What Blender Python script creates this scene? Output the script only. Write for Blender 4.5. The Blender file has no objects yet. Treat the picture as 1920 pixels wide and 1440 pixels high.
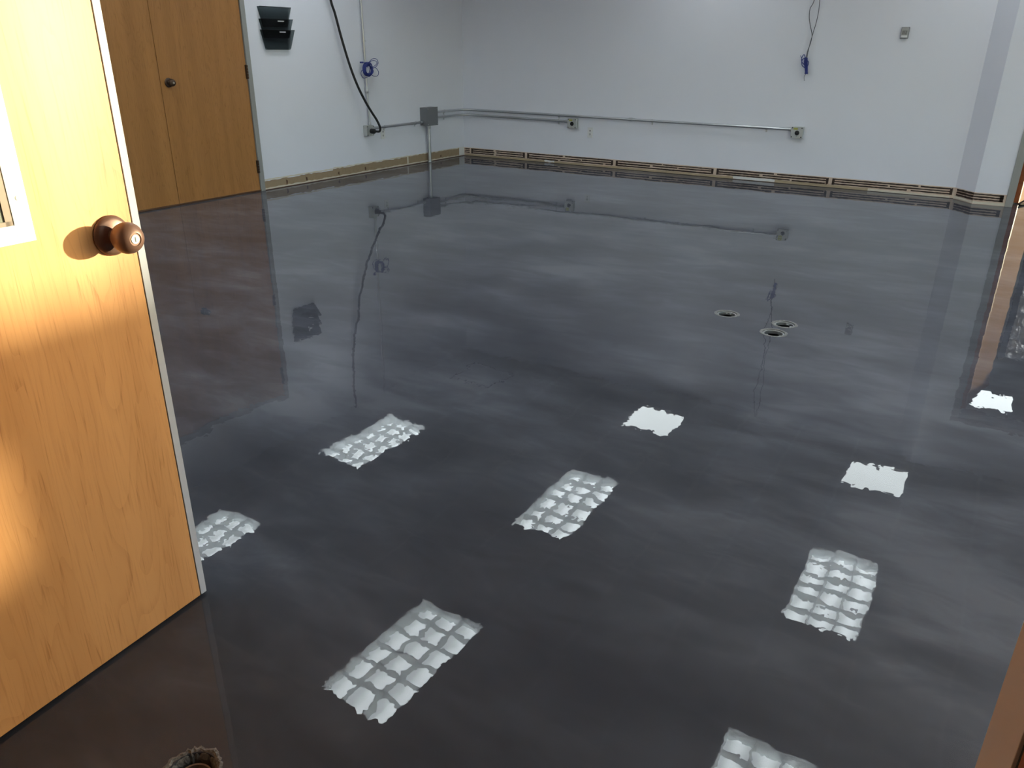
import bpy, bmesh, math, random
from mathutils import Vector, Matrix

random.seed(7)
sc = bpy.context.scene
COL = sc.collection

# ------------------------------------------------------------------ camera
F_PX, YAW, PITCH, ROLL = 1459.07, -0.554246, 0.40564, 0.008149
CAM = Vector((6.154943, -8.697502, 1.285413))
fwd = Vector((math.sin(YAW) * math.cos(PITCH), math.cos(YAW) * math.cos(PITCH), -math.sin(PITCH)))
rgt = Vector((math.cos(YAW), -math.sin(YAW), 0.0))
upv = rgt.cross(fwd)
r2 = math.cos(ROLL) * rgt + math.sin(ROLL) * upv
u2 = -math.sin(ROLL) * rgt + math.cos(ROLL) * upv
cd = bpy.data.cameras.new('camera')
cam = bpy.data.objects.new('camera', cd)
COL.objects.link(cam)
m = Matrix((r2, u2, -fwd)).transposed().to_4x4()
m.translation = CAM
cam.matrix_world = m
cd.sensor_fit = 'HORIZONTAL'
cd.sensor_width = 36.0
cd.lens = F_PX / 1920.0 * 36.0
cd.clip_start = 0.02
cd.clip_end = 500
sc.camera = cam

# ------------------------------------------------------------------ world, sun, exposure
SKY = 1.0
sc.view_settings.view_transform = 'Standard'
sc.view_settings.look = 'None'
sc.view_settings.gamma = 1.0
sc.view_settings.use_curve_mapping = False
sc.view_settings.exposure = 0.0
sc.cycles.use_denoising = True
w = bpy.data.worlds.new('sky')
sc.world = w
w.use_nodes = True
wn = w.node_tree
wn.nodes.clear()
wo = wn.nodes.new('ShaderNodeOutputWorld')
wb = wn.nodes.new('ShaderNodeBackground')
sky = wn.nodes.new('ShaderNodeTexSky')
sky.sky_type = 'NISHITA'
sky.sun_disc = False
SUN = Vector((0.592, 0.806, 0.052)).normalized()      # direction towards the low sun
sky.sun_elevation = math.radians(9)
sky.sun_rotation = math.atan2(SUN.x, SUN.y)
wb.inputs['Strength'].default_value = SKY
wn.links.new(sky.outputs[0], wb.inputs[0])
wn.links.new(wb.outputs[0], wo.inputs[0])
sl = bpy.data.lights.new('sun', 'SUN')
sl.energy = 17.0
sl.angle = math.radians(1.1)
sl.color = (1.0, 0.88, 0.64)
so = bpy.data.objects.new('sun', sl)
COL.objects.link(so)
so.rotation_euler = (-SUN).to_track_quat('-Z', 'Y').to_euler()
so.location = (14, 8, 6)

TUBE = 8.6      # radiance of the lamps above the louvers
LENS = 8.0      # radiance of the flat lens panels
H = 2.72         # ceiling height


# ------------------------------------------------------------------ materials
def new_mat(name):
    mt = bpy.data.materials.new(name)
    mt.use_nodes = True
    nt = mt.node_tree
    b = nt.nodes['Principled BSDF']
    return mt, nt, b


def plain(name, col, rough=0.5, metal=0.0, noise=0.0, nscale=20.0, bump=0.0, spec=0.5):
    mt, nt, b = new_mat(name)
    b.inputs['Roughness'].default_value = rough
    b.inputs['Metallic'].default_value = metal
    b.inputs['Specular IOR Level'].default_value = spec
    tc = nt.nodes.new('ShaderNodeTexCoord')
    nz = nt.nodes.new('ShaderNodeTexNoise')
    nz.inputs['Scale'].default_value = nscale
    nz.inputs['Detail'].default_value = 4
    nt.links.new(tc.outputs['Object'], nz.inputs['Vector'])
    mr = nt.nodes.new('ShaderNodeMapRange')
    mr.inputs['To Min'].default_value = 1.0 - noise
    mr.inputs['To Max'].default_value = 1.0 + noise
    nt.links.new(nz.outputs['Fac'], mr.inputs['Value'])
    mx = nt.nodes.new('ShaderNodeVectorMath')
    mx.operation = 'SCALE'
    mx.inputs[0].default_value = col[:3]
    nt.links.new(mr.outputs['Result'], mx.inputs['Scale'])
    nt.links.new(mx.outputs['Vector'], b.inputs['Base Color'])
    if bump:
        bp = nt.nodes.new('ShaderNodeBump')
        bp.inputs['Strength'].default_value = 0.6
        bp.inputs['Distance'].default_value = bump
        nt.links.new(nz.outputs['Fac'], bp.inputs['Height'])
        nt.links.new(bp.outputs['Normal'], b.inputs['Normal'])
    return mt


def emissive(name, col, strength):
    mt, nt, b = new_mat(name)
    b.inputs['Base Color'].default_value = (0.9, 0.9, 0.9, 1)
    b.inputs['Emission Color'].default_value = (*col, 1)
    b.inputs['Emission Strength'].default_value = strength
    return mt


def lamp_diffuser():
    """acrylic sheet over three fluorescent tubes: a little brighter under each tube"""
    mt, nt, b = new_mat('lit_lamp_sheet')
    tc = nt.nodes.new('ShaderNodeTexCoord')
    sp = nt.nodes.new('ShaderNodeSeparateXYZ')
    nt.links.new(tc.outputs['Object'], sp.inputs[0])
    a = nt.nodes.new('ShaderNodeMath'); a.operation = 'MULTIPLY'; a.inputs[1].default_value = 2 * math.pi / 0.184
    c = nt.nodes.new('ShaderNodeMath'); c.operation = 'COSINE'
    d = nt.nodes.new('ShaderNodeMath'); d.operation = 'MULTIPLY_ADD'
    d.inputs[1].default_value = 0.38 * TUBE; d.inputs[2].default_value = TUBE
    nt.links.new(sp.outputs[0], a.inputs[0]); nt.links.new(a.outputs[0], c.inputs[0]); nt.links.new(c.outputs[0], d.inputs[0])
    b.inputs['Base Color'].default_value = (0.85, 0.87, 0.87, 1)
    b.inputs['Emission Color'].default_value = (0.88, 0.97, 1.0, 1)
    nt.links.new(d.outputs[0], b.inputs['Emission Strength'])
    return mt


def oak(name, c_dark, c_light, across, rough=0.38, seed=0.0, spec=0.5):
    """veneer: long grain along Z, 'across' = index of the horizontal axis in object space"""
    mt, nt, b = new_mat(name)
    L = nt.links
    tc = nt.nodes.new('ShaderNodeTexCoord')
    sep = nt.nodes.new('ShaderNodeSeparateXYZ')
    L.new(tc.outputs['Object'], sep.inputs[0])
    ax = sep.outputs[across]

    def comb(sx, sz):
        a = nt.nodes.new('ShaderNodeMath'); a.operation = 'MULTIPLY'; a.inputs[1].default_value = sx
        c = nt.nodes.new('ShaderNodeMath'); c.operation = 'MULTIPLY'; c.inputs[1].default_value = sz
        L.new(ax, a.inputs[0]); L.new(sep.outputs[2], c.inputs[0])
        k = nt.nodes.new('ShaderNodeCombineXYZ')
        L.new(a.outputs[0], k.inputs[0]); L.new(c.outputs[0], k.inputs[1])
        k.inputs[2].default_value = seed
        return k.outputs[0]

    n1 = nt.nodes.new('ShaderNodeTexNoise')       # broad figure, warped into cathedral arches
    n1.inputs['Scale'].default_value = 1.0
    n1.inputs['Detail'].default_value = 3
    n1.inputs['Distortion'].default_value = 0.6
    L.new(comb(6.0, 0.75), n1.inputs['Vector'])
    ring = nt.nodes.new('ShaderNodeMath'); ring.operation = 'MULTIPLY'; ring.inputs[1].default_value = 20.0
    L.new(n1.outputs['Fac'], ring.inputs[0])
    fr = nt.nodes.new('ShaderNodeMath'); fr.operation = 'FRACT'
    L.new(ring.outputs[0], fr.inputs[0])
    n2 = nt.nodes.new('ShaderNodeTexNoise')       # fine pores
    n2.inputs['Scale'].default_value = 1.0
    n2.inputs['Detail'].default_value = 5
    L.new(comb(260.0, 9.0), n2.inputs['Vector'])
    n3 = nt.nodes.new('ShaderNodeTexNoise')       # veneer strips
    n3.inputs['Scale'].default_value = 1.0
    n3.inputs['Detail'].default_value = 2
    L.new(comb(11.0, 0.25), n3.inputs['Vector'])
    por = nt.nodes.new('ShaderNodeMapRange')
    por.inputs['From Min'].default_value = 0.54; por.inputs['From Max'].default_value = 0.68
    por.inputs['To Min'].default_value = 0.0; por.inputs['To Max'].default_value = 0.8
    L.new(n2.outputs['Fac'], por.inputs['Value'])
    rp = nt.nodes.new('ShaderNodeMapRange')
    rp.inputs['From Min'].default_value = 0.66; rp.inputs['From Max'].default_value = 1.0
    rp.inputs['To Max'].default_value = 0.55
    L.new(fr.outputs[0], rp.inputs['Value'])
    st = nt.nodes.new('ShaderNodeMapRange')
    st.inputs['From Min'].default_value = 0.3; st.inputs['From Max'].default_value = 0.7
    st.inputs['To Max'].default_value = 0.45
    L.new(n3.outputs['Fac'], st.inputs['Value'])
    mul = nt.nodes.new('ShaderNodeMath'); mul.operation = 'MULTIPLY'
    mx0 = nt.nodes.new('ShaderNodeMath'); mx0.operation = 'ADD'; mx0.inputs[1].default_value = 0.35
    L.new(rp.outputs[0], mx0.inputs[0])
    L.new(por.outputs[0], mul.inputs[0]); L.new(mx0.outputs[0], mul.inputs[1])
    s1 = nt.nodes.new('ShaderNodeMath'); s1.operation = 'ADD'
    L.new(mul.outputs[0], s1.inputs[0]); L.new(st.outputs[0], s1.inputs[1])
    s2 = nt.nodes.new('ShaderNodeMath'); s2.operation = 'MULTIPLY_ADD'; s2.inputs[1].default_value = 0.36
    L.new(rp.outputs[0], s2.inputs[0]); L.new(s1.outputs[0], s2.inputs[2])
    mix = nt.nodes.new('ShaderNodeMix'); mix.data_type = 'RGBA'
    mix.inputs[6].default_value = (*c_light, 1); mix.inputs[7].default_value = (*c_dark, 1)
    L.new(s2.outputs[0], mix.inputs[0])
    L.new(mix.outputs[2], b.inputs['Base Color'])
    b.inputs['Roughness'].default_value = rough
    b.inputs['Specular IOR Level'].default_value = spec
    return mt


def floor_mat():
    mt, nt, b = new_mat('metallic_epoxy')
    L = nt.links
    tc = nt.nodes.new('ShaderNodeTexCoord')
    mp = nt.nodes.new('ShaderNodeMapping')
    mp.inputs['Rotation'].default_value = (0, 0, 0.7)
    mp.inputs['Scale'].default_value = (0.8, 1.3, 1.0)
    L.new(tc.outputs['Object'], mp.inputs['Vector'])
    n1 = nt.nodes.new('ShaderNodeTexNoise')
    n1.inputs['Scale'].default_value = 1.9; n1.inputs['Detail'].default_value = 6
    n1.inputs['Roughness'].default_value = 0.52; n1.inputs['Distortion'].default_value = 0.35
    L.new(mp.outputs[0], n1.inputs['Vector'])
    n2 = nt.nodes.new('ShaderNodeTexNoise')
    n2.inputs['Scale'].default_value = 0.6; n2.inputs['Detail'].default_value = 3
    n2.inputs['Distortion'].default_value = 0.5
    L.new(tc.outputs['Object'], n2.inputs['Vector'])
    ad = nt.nodes.new('ShaderNodeMath'); ad.operation = 'MULTIPLY_ADD'; ad.inputs[1].default_value = 0.55
    L.new(n2.outputs['Fac'], ad.inputs[0]); L.new(n1.outputs['Fac'], ad.inputs[2])
    mp2 = nt.nodes.new('ShaderNodeMapping')          # finer wisps
    mp2.inputs['Rotation'].default_value = (0, 0, -0.5)
    mp2.inputs['Scale'].default_value = (1.0, 2.6, 1.0)
    L.new(tc.outputs['Object'], mp2.inputs['Vector'])
    n4 = nt.nodes.new('ShaderNodeTexNoise')
    n4.inputs['Scale'].default_value = 3.2; n4.inputs['Detail'].default_value = 7
    n4.inputs['Roughness'].default_value = 0.6; n4.inputs['Distortion'].default_value = 0.9
    L.new(mp2.outputs[0], n4.inputs['Vector'])
    n4s = nt.nodes.new('ShaderNodeMath'); n4s.operation = 'SUBTRACT'; n4s.inputs[1].default_value = 0.5
    L.new(n4.outputs['Fac'], n4s.inputs[0])
    ad2 = nt.nodes.new('ShaderNodeMath'); ad2.operation = 'MULTIPLY_ADD'; ad2.inputs[1].default_value = 0.55
    L.new(n4s.outputs[0], ad2.inputs[0]); L.new(ad.outputs[0], ad2.inputs[2])
    ad = ad2
    cr = nt.nodes.new('ShaderNodeValToRGB')
    e = cr.color_ramp.elements
    e[0].position = 0.50; e[0].color = (0.050, 0.051, 0.063, 1)
    e[1].position = 1.02; e[1].color = (0.122, 0.126, 0.149, 1)
    k = cr.color_ramp.elements.new(0.74); k.color = (0.071, 0.073, 0.089, 1)
    k = cr.color_ramp.elements.new(0.86); k.color = (0.089, 0.092, 0.112, 1)
    L.new(ad.outputs[0], cr.inputs[0])
    L.new(cr.outputs[0], b.inputs['Base Color'])
    b.inputs['Roughness'].default_value = 0.6
    b.inputs['Specular IOR Level'].default_value = 0.0
    return mt


def coat_mat():
    """clear poured coat: sharp reflections, rising at grazing angles, see-through otherwise"""
    mt = bpy.data.materials.new('clear_epoxy_coat')
    mt.use_nodes = True
    nt = mt.node_tree
    nt.nodes.clear()
    L = nt.links
    tc = nt.nodes.new('ShaderNodeTexCoord')
    # slow orange-peel of the poured coat: small tilt of the normal
    acc = None
    for sca, amp in ((3.0, 0.0066), (10.0, 0.0042), (28.0, 0.0036), (70.0, 0.0034)):
        nn = nt.nodes.new('ShaderNodeTexNoise')
        nn.inputs['Scale'].default_value = sca; nn.inputs['Detail'].default_value = 1.5
        L.new(tc.outputs['Object'], nn.inputs['Vector'])
        sb = nt.nodes.new('ShaderNodeVectorMath'); sb.operation = 'SUBTRACT'
        sb.inputs[1].default_value = (0.5, 0.5, 0.5)
        L.new(nn.outputs['Color'], sb.inputs[0])
        ml = nt.nodes.new('ShaderNodeVectorMath'); ml.operation = 'MULTIPLY'
        ml.inputs[1].default_value = (amp * 2, amp * 2, 0)
        L.new(sb.outputs[0], ml.inputs[0])
        if acc is None:
            acc = ml
        else:
            a2 = nt.nodes.new('ShaderNodeVectorMath'); a2.operation = 'ADD'
            L.new(acc.outputs[0], a2.inputs[0]); L.new(ml.outputs[0], a2.inputs[1])
            acc = a2
    geo = nt.nodes.new('ShaderNodeNewGeometry')
    a3 = nt.nodes.new('ShaderNodeVectorMath'); a3.operation = 'ADD'
    L.new(geo.outputs['Normal'], a3.inputs[0]); L.new(acc.outputs[0], a3.inputs[1])
    nr = nt.nodes.new('ShaderNodeVectorMath'); nr.operation = 'NORMALIZE'
    L.new(a3.outputs[0], nr.inputs[0])
    def math_(op, a, b_=None, c=None):
        n = nt.nodes.new('ShaderNodeMath'); n.operation = op
        for i, v_ in enumerate((a, b_, c)):
            if v_ is None:
                continue
            if isinstance(v_, (int, float)):
                n.inputs[i].default_value = v_
            else:
                L.new(v_, n.inputs[i])
        return n.outputs[0]
    dt = nt.nodes.new('ShaderNodeVectorMath'); dt.operation = 'DOT_PRODUCT'
    L.new(geo.outputs['Incoming'], dt.inputs[0]); L.new(nr.outputs[0], dt.inputs[1])
    F0 = 0.036
    ca = math_('ABSOLUTE', dt.outputs['Value'])
    fr = math_('MULTIPLY_ADD', math_('POWER', math_('SUBTRACT', 1.0, ca), 5.0), 0.68, F0)
    gl = nt.nodes.new('ShaderNodeBsdfGlossy')
    gl.inputs['Roughness'].default_value = 0.004
    gl.inputs['Color'].default_value = (1, 1, 1, 1)
    L.new(nr.outputs[0], gl.inputs['Normal'])
    tr = nt.nodes.new('ShaderNodeBsdfTransparent')
    mx = nt.nodes.new('ShaderNodeMixShader')
    L.new(fr, mx.inputs[0]); L.new(tr.outputs[0], mx.inputs[1]); L.new(gl.outputs[0], mx.inputs[2])
    out = nt.nodes.new('ShaderNodeOutputMaterial')
    L.new(mx.outputs[0], out.inputs[0])
    return mt


def smoke_mat():
    mt, nt, b = new_mat('smoke_plastic')
    b.inputs['Base Color'].default_value = (0.012, 0.012, 0.013, 1)
    b.inputs['Roughness'].default_value = 0.15
    tr = nt.nodes.new('ShaderNodeBsdfTransparent')
    tr.inputs[0].default_value = (0.76, 0.79, 0.79, 1)
    mx = nt.nodes.new('ShaderNodeMixShader')
    mx.inputs[0].default_value = 0.12
    out = nt.nodes['Material Output']
    nt.links.new(tr.outputs[0], mx.inputs[1])
    nt.links.new(b.outputs[0], mx.inputs[2])
    nt.links.new(mx.outputs[0], out.inputs[0])
    return mt


def glass_mat(name, tint=(0.9, 0.95, 0.93)):
    mt, nt, b = new_mat(name)
    tr = nt.nodes.new('ShaderNodeBsdfTransparent')
    tr.inputs[0].default_value = (*tint, 1)
    b.inputs['Base Color'].default_value = (0.02, 0.02, 0.02, 1)
    b.inputs['Roughness'].default_value = 0.02
    mx = nt.nodes.new('ShaderNodeMixShader')
    mx.inputs[0].default_value = 0.10
    out = nt.nodes['Material Output']
    nt.links.new(tr.outputs[0], mx.inputs[1])
    nt.links.new(b.outputs[0], mx.inputs[2])
    nt.links.new(mx.outputs[0], out.inputs[0])
    return mt


def foil_mat():
    mt, nt, b = new_mat('crinkled_foil')
    b.inputs['Base Color'].default_value = (0.74, 0.70, 0.69, 1)
    b.inputs['Metallic'].default_value = 0.85
    b.inputs['Roughness'].default_value = 0.28
    tc = nt.nodes.new('ShaderNodeTexCoord')
    vo = nt.nodes.new('ShaderNodeTexVoronoi')
    vo.feature = 'DISTANCE_TO_EDGE'
    vo.inputs['Scale'].default_value = 14
    nz = nt.nodes.new('ShaderNodeTexNoise')
    nz.inputs['Scale'].default_value = 9; nz.inputs['Detail'].default_value = 6
    nt.links.new(tc.outputs['Object'], vo.inputs['Vector'])
    nt.links.new(tc.outputs['Object'], nz.inputs['Vector'])
    ad = nt.nodes.new('ShaderNodeMath'); ad.operation = 'ADD'
    nt.links.new(vo.outputs['Distance'], ad.inputs[0]); nt.links.new(nz.outputs['Fac'], ad.inputs[1])
    bp = nt.nodes.new('ShaderNodeBump')
    bp.inputs['Strength'].default_value = 1.0; bp.inputs['Distance'].default_value = 0.03
    nt.links.new(ad.outputs[0], bp.inputs['Height'])
    nt.links.new(bp.outputs[0], b.inputs['Normal'])
    return mt


M = {}
M['wall'] = plain('white_wall_paint', (0.755, 0.765, 0.838), 0.55, noise=0.015, nscale=3, spec=0.3)
M['wall_far'] = plain('sage_wall_paint', (0.45, 0.47, 0.44), 0.6, noise=0.02, nscale=3)
M['ceil'] = plain('acoustic_tile', (0.66, 0.66, 0.65), 0.9, noise=0.06, nscale=60)
M['tbar'] = plain('white_tbar', (0.75, 0.75, 0.74), 0.4, noise=0.01)
M['floor'] = floor_mat()
M['coat'] = coat_mat()
M['grey_frame'] = plain('grey_frame_paint', (0.30, 0.30, 0.285), 0.4, noise=0.02, nscale=8)
M['edge_steel'] = plain('pale_grey_edge_paint', (0.54, 0.54, 0.63), 0.35, noise=0.02, nscale=8)
M['tan_paint'] = plain('tan_frame_paint', (0.58, 0.41, 0.30), 0.45, noise=0.02, nscale=8)
M['white_steel'] = plain('white_lite_frame', (0.80, 0.78, 0.76), 0.4, noise=0.02, nscale=8)
M['oak_near'] = oak('oak_veneer_honey', (0.52, 0.215, 0.072), (0.75, 0.365, 0.145), 0, seed=1.3)
M['oak_red'] = oak('oak_veneer_reddish', (0.20, 0.045, 0.010), (0.36, 0.10, 0.03), 0, seed=4.1)
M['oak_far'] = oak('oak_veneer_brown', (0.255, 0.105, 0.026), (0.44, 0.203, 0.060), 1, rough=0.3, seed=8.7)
M['oak_lit'] = oak('oak_veneer_light', (0.24, 0.105, 0.062), (0.31, 0.145, 0.088), 0, rough=0.8, seed=2.2, spec=0.05)
M['dark_wood'] = plain('dark_wood_sweep', (0.10, 0.045, 0.02), 0.5, noise=0.15)
M['bronze'] = plain('antique_bronze', (0.17, 0.085, 0.06), 0.40, metal=0.35, noise=0.12, nscale=90)
M['bronze_dark'] = plain('dark_bronze', (0.08, 0.05, 0.035), 0.35, metal=0.7, noise=0.1, nscale=60)
M['brass'] = plain('worn_steel', (0.55, 0.52, 0.46), 0.35, metal=0.8, noise=0.05)
M['emt'] = plain('galvanised_conduit', (0.56, 0.57, 0.59), 0.33, metal=1.0, noise=0.05, nscale=40)
M['grey_box'] = plain('grey_enamel_box', (0.16, 0.165, 0.18), 0.45, noise=0.02)
M['cast'] = plain('cast_aluminium', (0.52, 0.53, 0.52), 0.45, metal=0.55, noise=0.12, nscale=160)
M['yellow'] = plain('yellow_sticker', (0.42, 0.42, 0.11), 0.6, noise=0.25, nscale=140)
M['black'] = plain('black_rubber', (0.008, 0.008, 0.010), 0.45, noise=0.1)
M['black_metal'] = plain('black_metal', (0.015, 0.015, 0.017), 0.4, noise=0.1)
M['white_plastic'] = plain('white_plastic', (0.74, 0.74, 0.75), 0.35, noise=0.01)
M['slot'] = plain('dark_slot', (0.05, 0.05, 0.055), 0.6, noise=0.05)
M['blue'] = plain('blue_cable', (0.020, 0.035, 0.22), 0.4, noise=0.1)
M['greywire'] = plain('dark_grey_wire', (0.07, 0.075, 0.10), 0.5, noise=0.1)
M['smoke'] = smoke_mat()
M['smoke_dark'] = plain('black_plastic', (0.012, 0.012, 0.013), 0.25, noise=0.05)
M['sensor'] = plain('grey_sensor', (0.38, 0.38, 0.38), 0.45, noise=0.03, nscale=60)
M['base_back'] = plain('bare_gypsum_pink', (0.66, 0.52, 0.42), 0.8, noise=0.10, nscale=25)
M['base_tan'] = plain('glue_tan', (0.42, 0.33, 0.22), 0.8, noise=0.12, nscale=20)
M['torn'] = plain('torn_brown_paper', (0.33, 0.24, 0.15), 0.85, noise=0.15, nscale=30)
M['cream'] = plain('cream_plaster', (0.66, 0.60, 0.50), 0.8, noise=0.1, nscale=30)
M['white_plaster'] = plain('white_plaster', (0.74, 0.73, 0.72), 0.8, noise=0.06, nscale=40)
M['glue'] = plain('brown_adhesive', (0.035, 0.018, 0.012), 0.45, noise=0.25, nscale=60)
M['alum'] = plain('louver_white_aluminium', (0.92, 0.94, 0.94), 0.25, metal=0.0, noise=0.02)
M['reflector'] = plain('white_reflector', (0.88, 0.90, 0.90), 0.4, noise=0.01)
M['tube'] = lamp_diffuser()
M['lens'] = emissive('lit_lens', (0.90, 0.99, 1.0), LENS)
M['lens_off'] = plain('unlit_lens', (0.60, 0.61, 0.61), 0.3, noise=0.02)
M['gap'] = plain('shadow_gap', (0.03, 0.03, 0.03), 0.8, noise=0.1)
M['glass'] = glass_mat('clear_glass')
M['glass_wire'] = plain('obscure_glass', (0.23, 0.23, 0.19), 0.15, noise=0.15, nscale=30)
M['bevel'] = plain('brown_bevel_paint', (0.26, 0.18, 0.14), 0.45, noise=0.05)
M['foil'] = foil_mat()
M['concrete'] = plain('raw_concrete', (0.30, 0.27, 0.24), 0.9, noise=0.3, nscale=35, bump=0.01)
M['grit'] = plain('grey_grit', (0.20, 0.195, 0.19), 0.5, noise=0.8, nscale=130, bump=0.004)
M['chipped'] = plain('chipped_concrete', (0.15, 0.14, 0.135), 0.7, noise=0.9, nscale=160, bump=0.006)
M['galv'] = plain('bright_galvanised', (0.45, 0.46, 0.47), 0.35, metal=0.8, noise=0.15, nscale=120)
M['ground'] = plain('dry_ground', (0.22, 0.20, 0.15), 0.9, noise=0.3, nscale=0.5)


# ------------------------------------------------------------------ mesh helpers
def bm_box(bm, lo, hi, bevel=0.0):
    c = [(a + b) / 2 for a, b in zip(lo, hi)]
    s = [abs(b - a) for a, b in zip(lo, hi)]
    r = bmesh.ops.create_cube(bm, size=1.0)
    vs = r['verts']
    for v in vs:
        v.co = Vector((v.co.x * s[0] + c[0], v.co.y * s[1] + c[1], v.co.z * s[2] + c[2]))
    if bevel:
        es = {e for v in vs for e in v.link_edges}
        bmesh.ops.bevel(bm, geom=list(es), offset=bevel, segments=2, affect='EDGES', profile=0.6)


def bm_prism(bm, poly, z0, z1):
    a = [bm.verts.new((x, y, z0)) for x, y in poly]
    b = [bm.verts.new((x, y, z1)) for x, y in poly]
    n = len(poly)
    bm.faces.new(a[::-1]); bm.faces.new(b)
    for i in range(n):
        bm.faces.new((a[i], a[(i + 1) % n], b[(i + 1) % n], b[i]))


def bm_lathe(bm, prof, mat=None, seg=32):
    """prof: list of (r, h); revolved about local Z, closed at both ends; mat: 4x4 to place it"""
    rings = []
    for r, h in prof:
        if r < 1e-6:
            rings.append([bm.verts.new((0, 0, h))])
        else:
            rings.append([bm.verts.new((r * math.cos(2 * math.pi * k / seg), r * math.sin(2 * math.pi * k / seg), h)) for k in range(seg)])
    for a, b in zip(rings[:-1], rings[1:]):
        for k in range(seg):
            k2 = (k + 1) % seg
            if len(a) == 1 and len(b) == 1:
                continue
            if len(a) == 1:
                bm.faces.new((a[0], b[k], b[k2]))
            elif len(b) == 1:
                bm.faces.new((a[k], a[k2], b[0]))
            else:
                bm.faces.new((a[k], a[k2], b[k2], b[k]))
    for end in (rings[0], rings[-1]):
        if len(end) > 2 and prof[0] != prof[-1]:
            bm.faces.new(end)
    if mat is not None:
        vs = [v for r in rings for v in r]
        bmesh.ops.transform(bm, matrix=mat, verts=vs)


def bm_tube(bm, pts, r, seg=10, cap=True):
    pts = [Vector(p) for p in pts]
    rings = []
    up = Vector((0.123, 0.31, 0.94)).normalized()
    prev = None
    for i, p in enumerate(pts):
        t = (pts[min(i + 1, len(pts) - 1)] - pts[max(i - 1, 0)]).normalized()
        if prev is None:
            n = t.cross(up)
            if n.length < 1e-3:
                n = t.cross(Vector((1, 0, 0)))
            n.normalize()
        else:
            n = prev - t * prev.dot(t)
            n.normalize()
        prev = n
        b = t.cross(n)
        rr = r[i] if isinstance(r, (list, tuple)) else r
        rings.append([bm.verts.new(p + (n * math.cos(2 * math.pi * k / seg) + b * math.sin(2 * math.pi * k / seg)) * rr) for k in range(seg)])
    for a, c in zip(rings[:-1], rings[1:]):
        for k in range(seg):
            bm.faces.new((a[k], a[(k + 1) % seg], c[(k + 1) % seg], c[k]))
    if cap:
        bm.faces.new(rings[0][::-1]); bm.faces.new(rings[-1])


def spline(pts, n=10):
    """Catmull-Rom through pts"""
    P = [Vector(p) for p in pts]
    P = [2 * P[0] - P[1]] + P + [2 * P[-1] - P[-2]]
    out = []
    for i in range(1, len(P) - 2):
        for k in range(n):
            t = k / n
            a, b, c, d = P[i - 1], P[i], P[i + 1], P[i + 2]
            out.append(0.5 * ((2 * b) + (c - a) * t + (2 * a - 5 * b + 4 * c - d) * t * t + (3 * b - a - 3 * c + d) * t ** 3))
    out.append(P[-2])
    return out


def obj(name, bm, mat, parent=None, smooth=False, angle=40):
    bmesh.ops.recalc_face_normals(bm, faces=bm.faces[:])
    me = bpy.data.meshes.new(name)
    bm.to_mesh(me)
    bm.free()
    me.materials.append(M[mat] if isinstance(mat, str) else mat)
    if smooth:
        me.polygons.foreach_set('use_smooth', [True] * len(me.polygons))
        me.set_sharp_from_angle(angle=math.radians(angle))
    o = bpy.data.objects.new(name, me)
    COL.objects.link(o)
    if parent is not None:
        o.parent = parent
    return o


def box(name, lo, hi, mat, parent=None, bevel=0.0):
    bm = bmesh.new()
    bm_box(bm, lo, hi, bevel)
    return obj(name, bm, mat, parent)


def boxes(name, lst, mat, parent=None, bevel=0.0):
    bm = bmesh.new()
    for lo, hi in lst:
        bm_box(bm, lo, hi, bevel)
    return obj(name, bm, mat, parent)


def sheet_down(name, x, y, z, mat, parent):
    """thin luminous sheet facing the floor"""
    bm = bmesh.new()
    bm.faces.new([bm.verts.new(q) for q in ((-x, -y, z), (-x, y, z), (x, y, z), (x, -y, z))])
    me = bpy.data.meshes.new(name)
    bm.normal_update()
    bm.to_mesh(me)
    bm.free()
    me.materials.append(M[mat])
    M[mat].cycles.emission_sampling = 'FRONT'
    o = bpy.data.objects.new(name, me)
    COL.objects.link(o)
    o.parent = parent
    return o


def tube(name, pts, r, mat, parent=None, seg=10):
    bm = bmesh.new()
    bm_tube(bm, pts, r, seg)
    return obj(name, bm, mat, parent, smooth=True, angle=50)


def lathe(name, prof, mat, parent=None, place=None, seg=32):
    bm = bmesh.new()
    bm_lathe(bm, prof, place, seg)
    return obj(name, bm, mat, parent, smooth=True)


def tag(o, label, cat=None, group=None, kind=None):
    o['label'] = label
    if cat:
        o['category'] = cat
    if group:
        o['group'] = group
    if kind:
        o['kind'] = kind
    return o


def struct(o, label):
    o['label'] = label
    o['kind'] = 'structure'
    return o


def empty(name, loc=(0, 0, 0), rz=0.0):
    o = bpy.data.objects.new(name, None)
    COL.objects.link(o)
    o.location = loc
    o.rotation_euler = (0, 0, rz)
    return o


def copy_tree(o, parent=None):
    c = o.copy()
    COL.objects.link(c)
    c.parent = parent
    for ch in list(o.children):
        copy_tree(ch, c)
    return c


def rot_to(axis):
    """matrix turning local Z onto axis"""
    return Vector((0, 0, 1)).rotation_difference(Vector(axis)).to_matrix().to_4x4()


def at(p, axis=(0, 0, 1)):
    return Matrix.Translation(Vector(p)) @ rot_to(axis)


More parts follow.
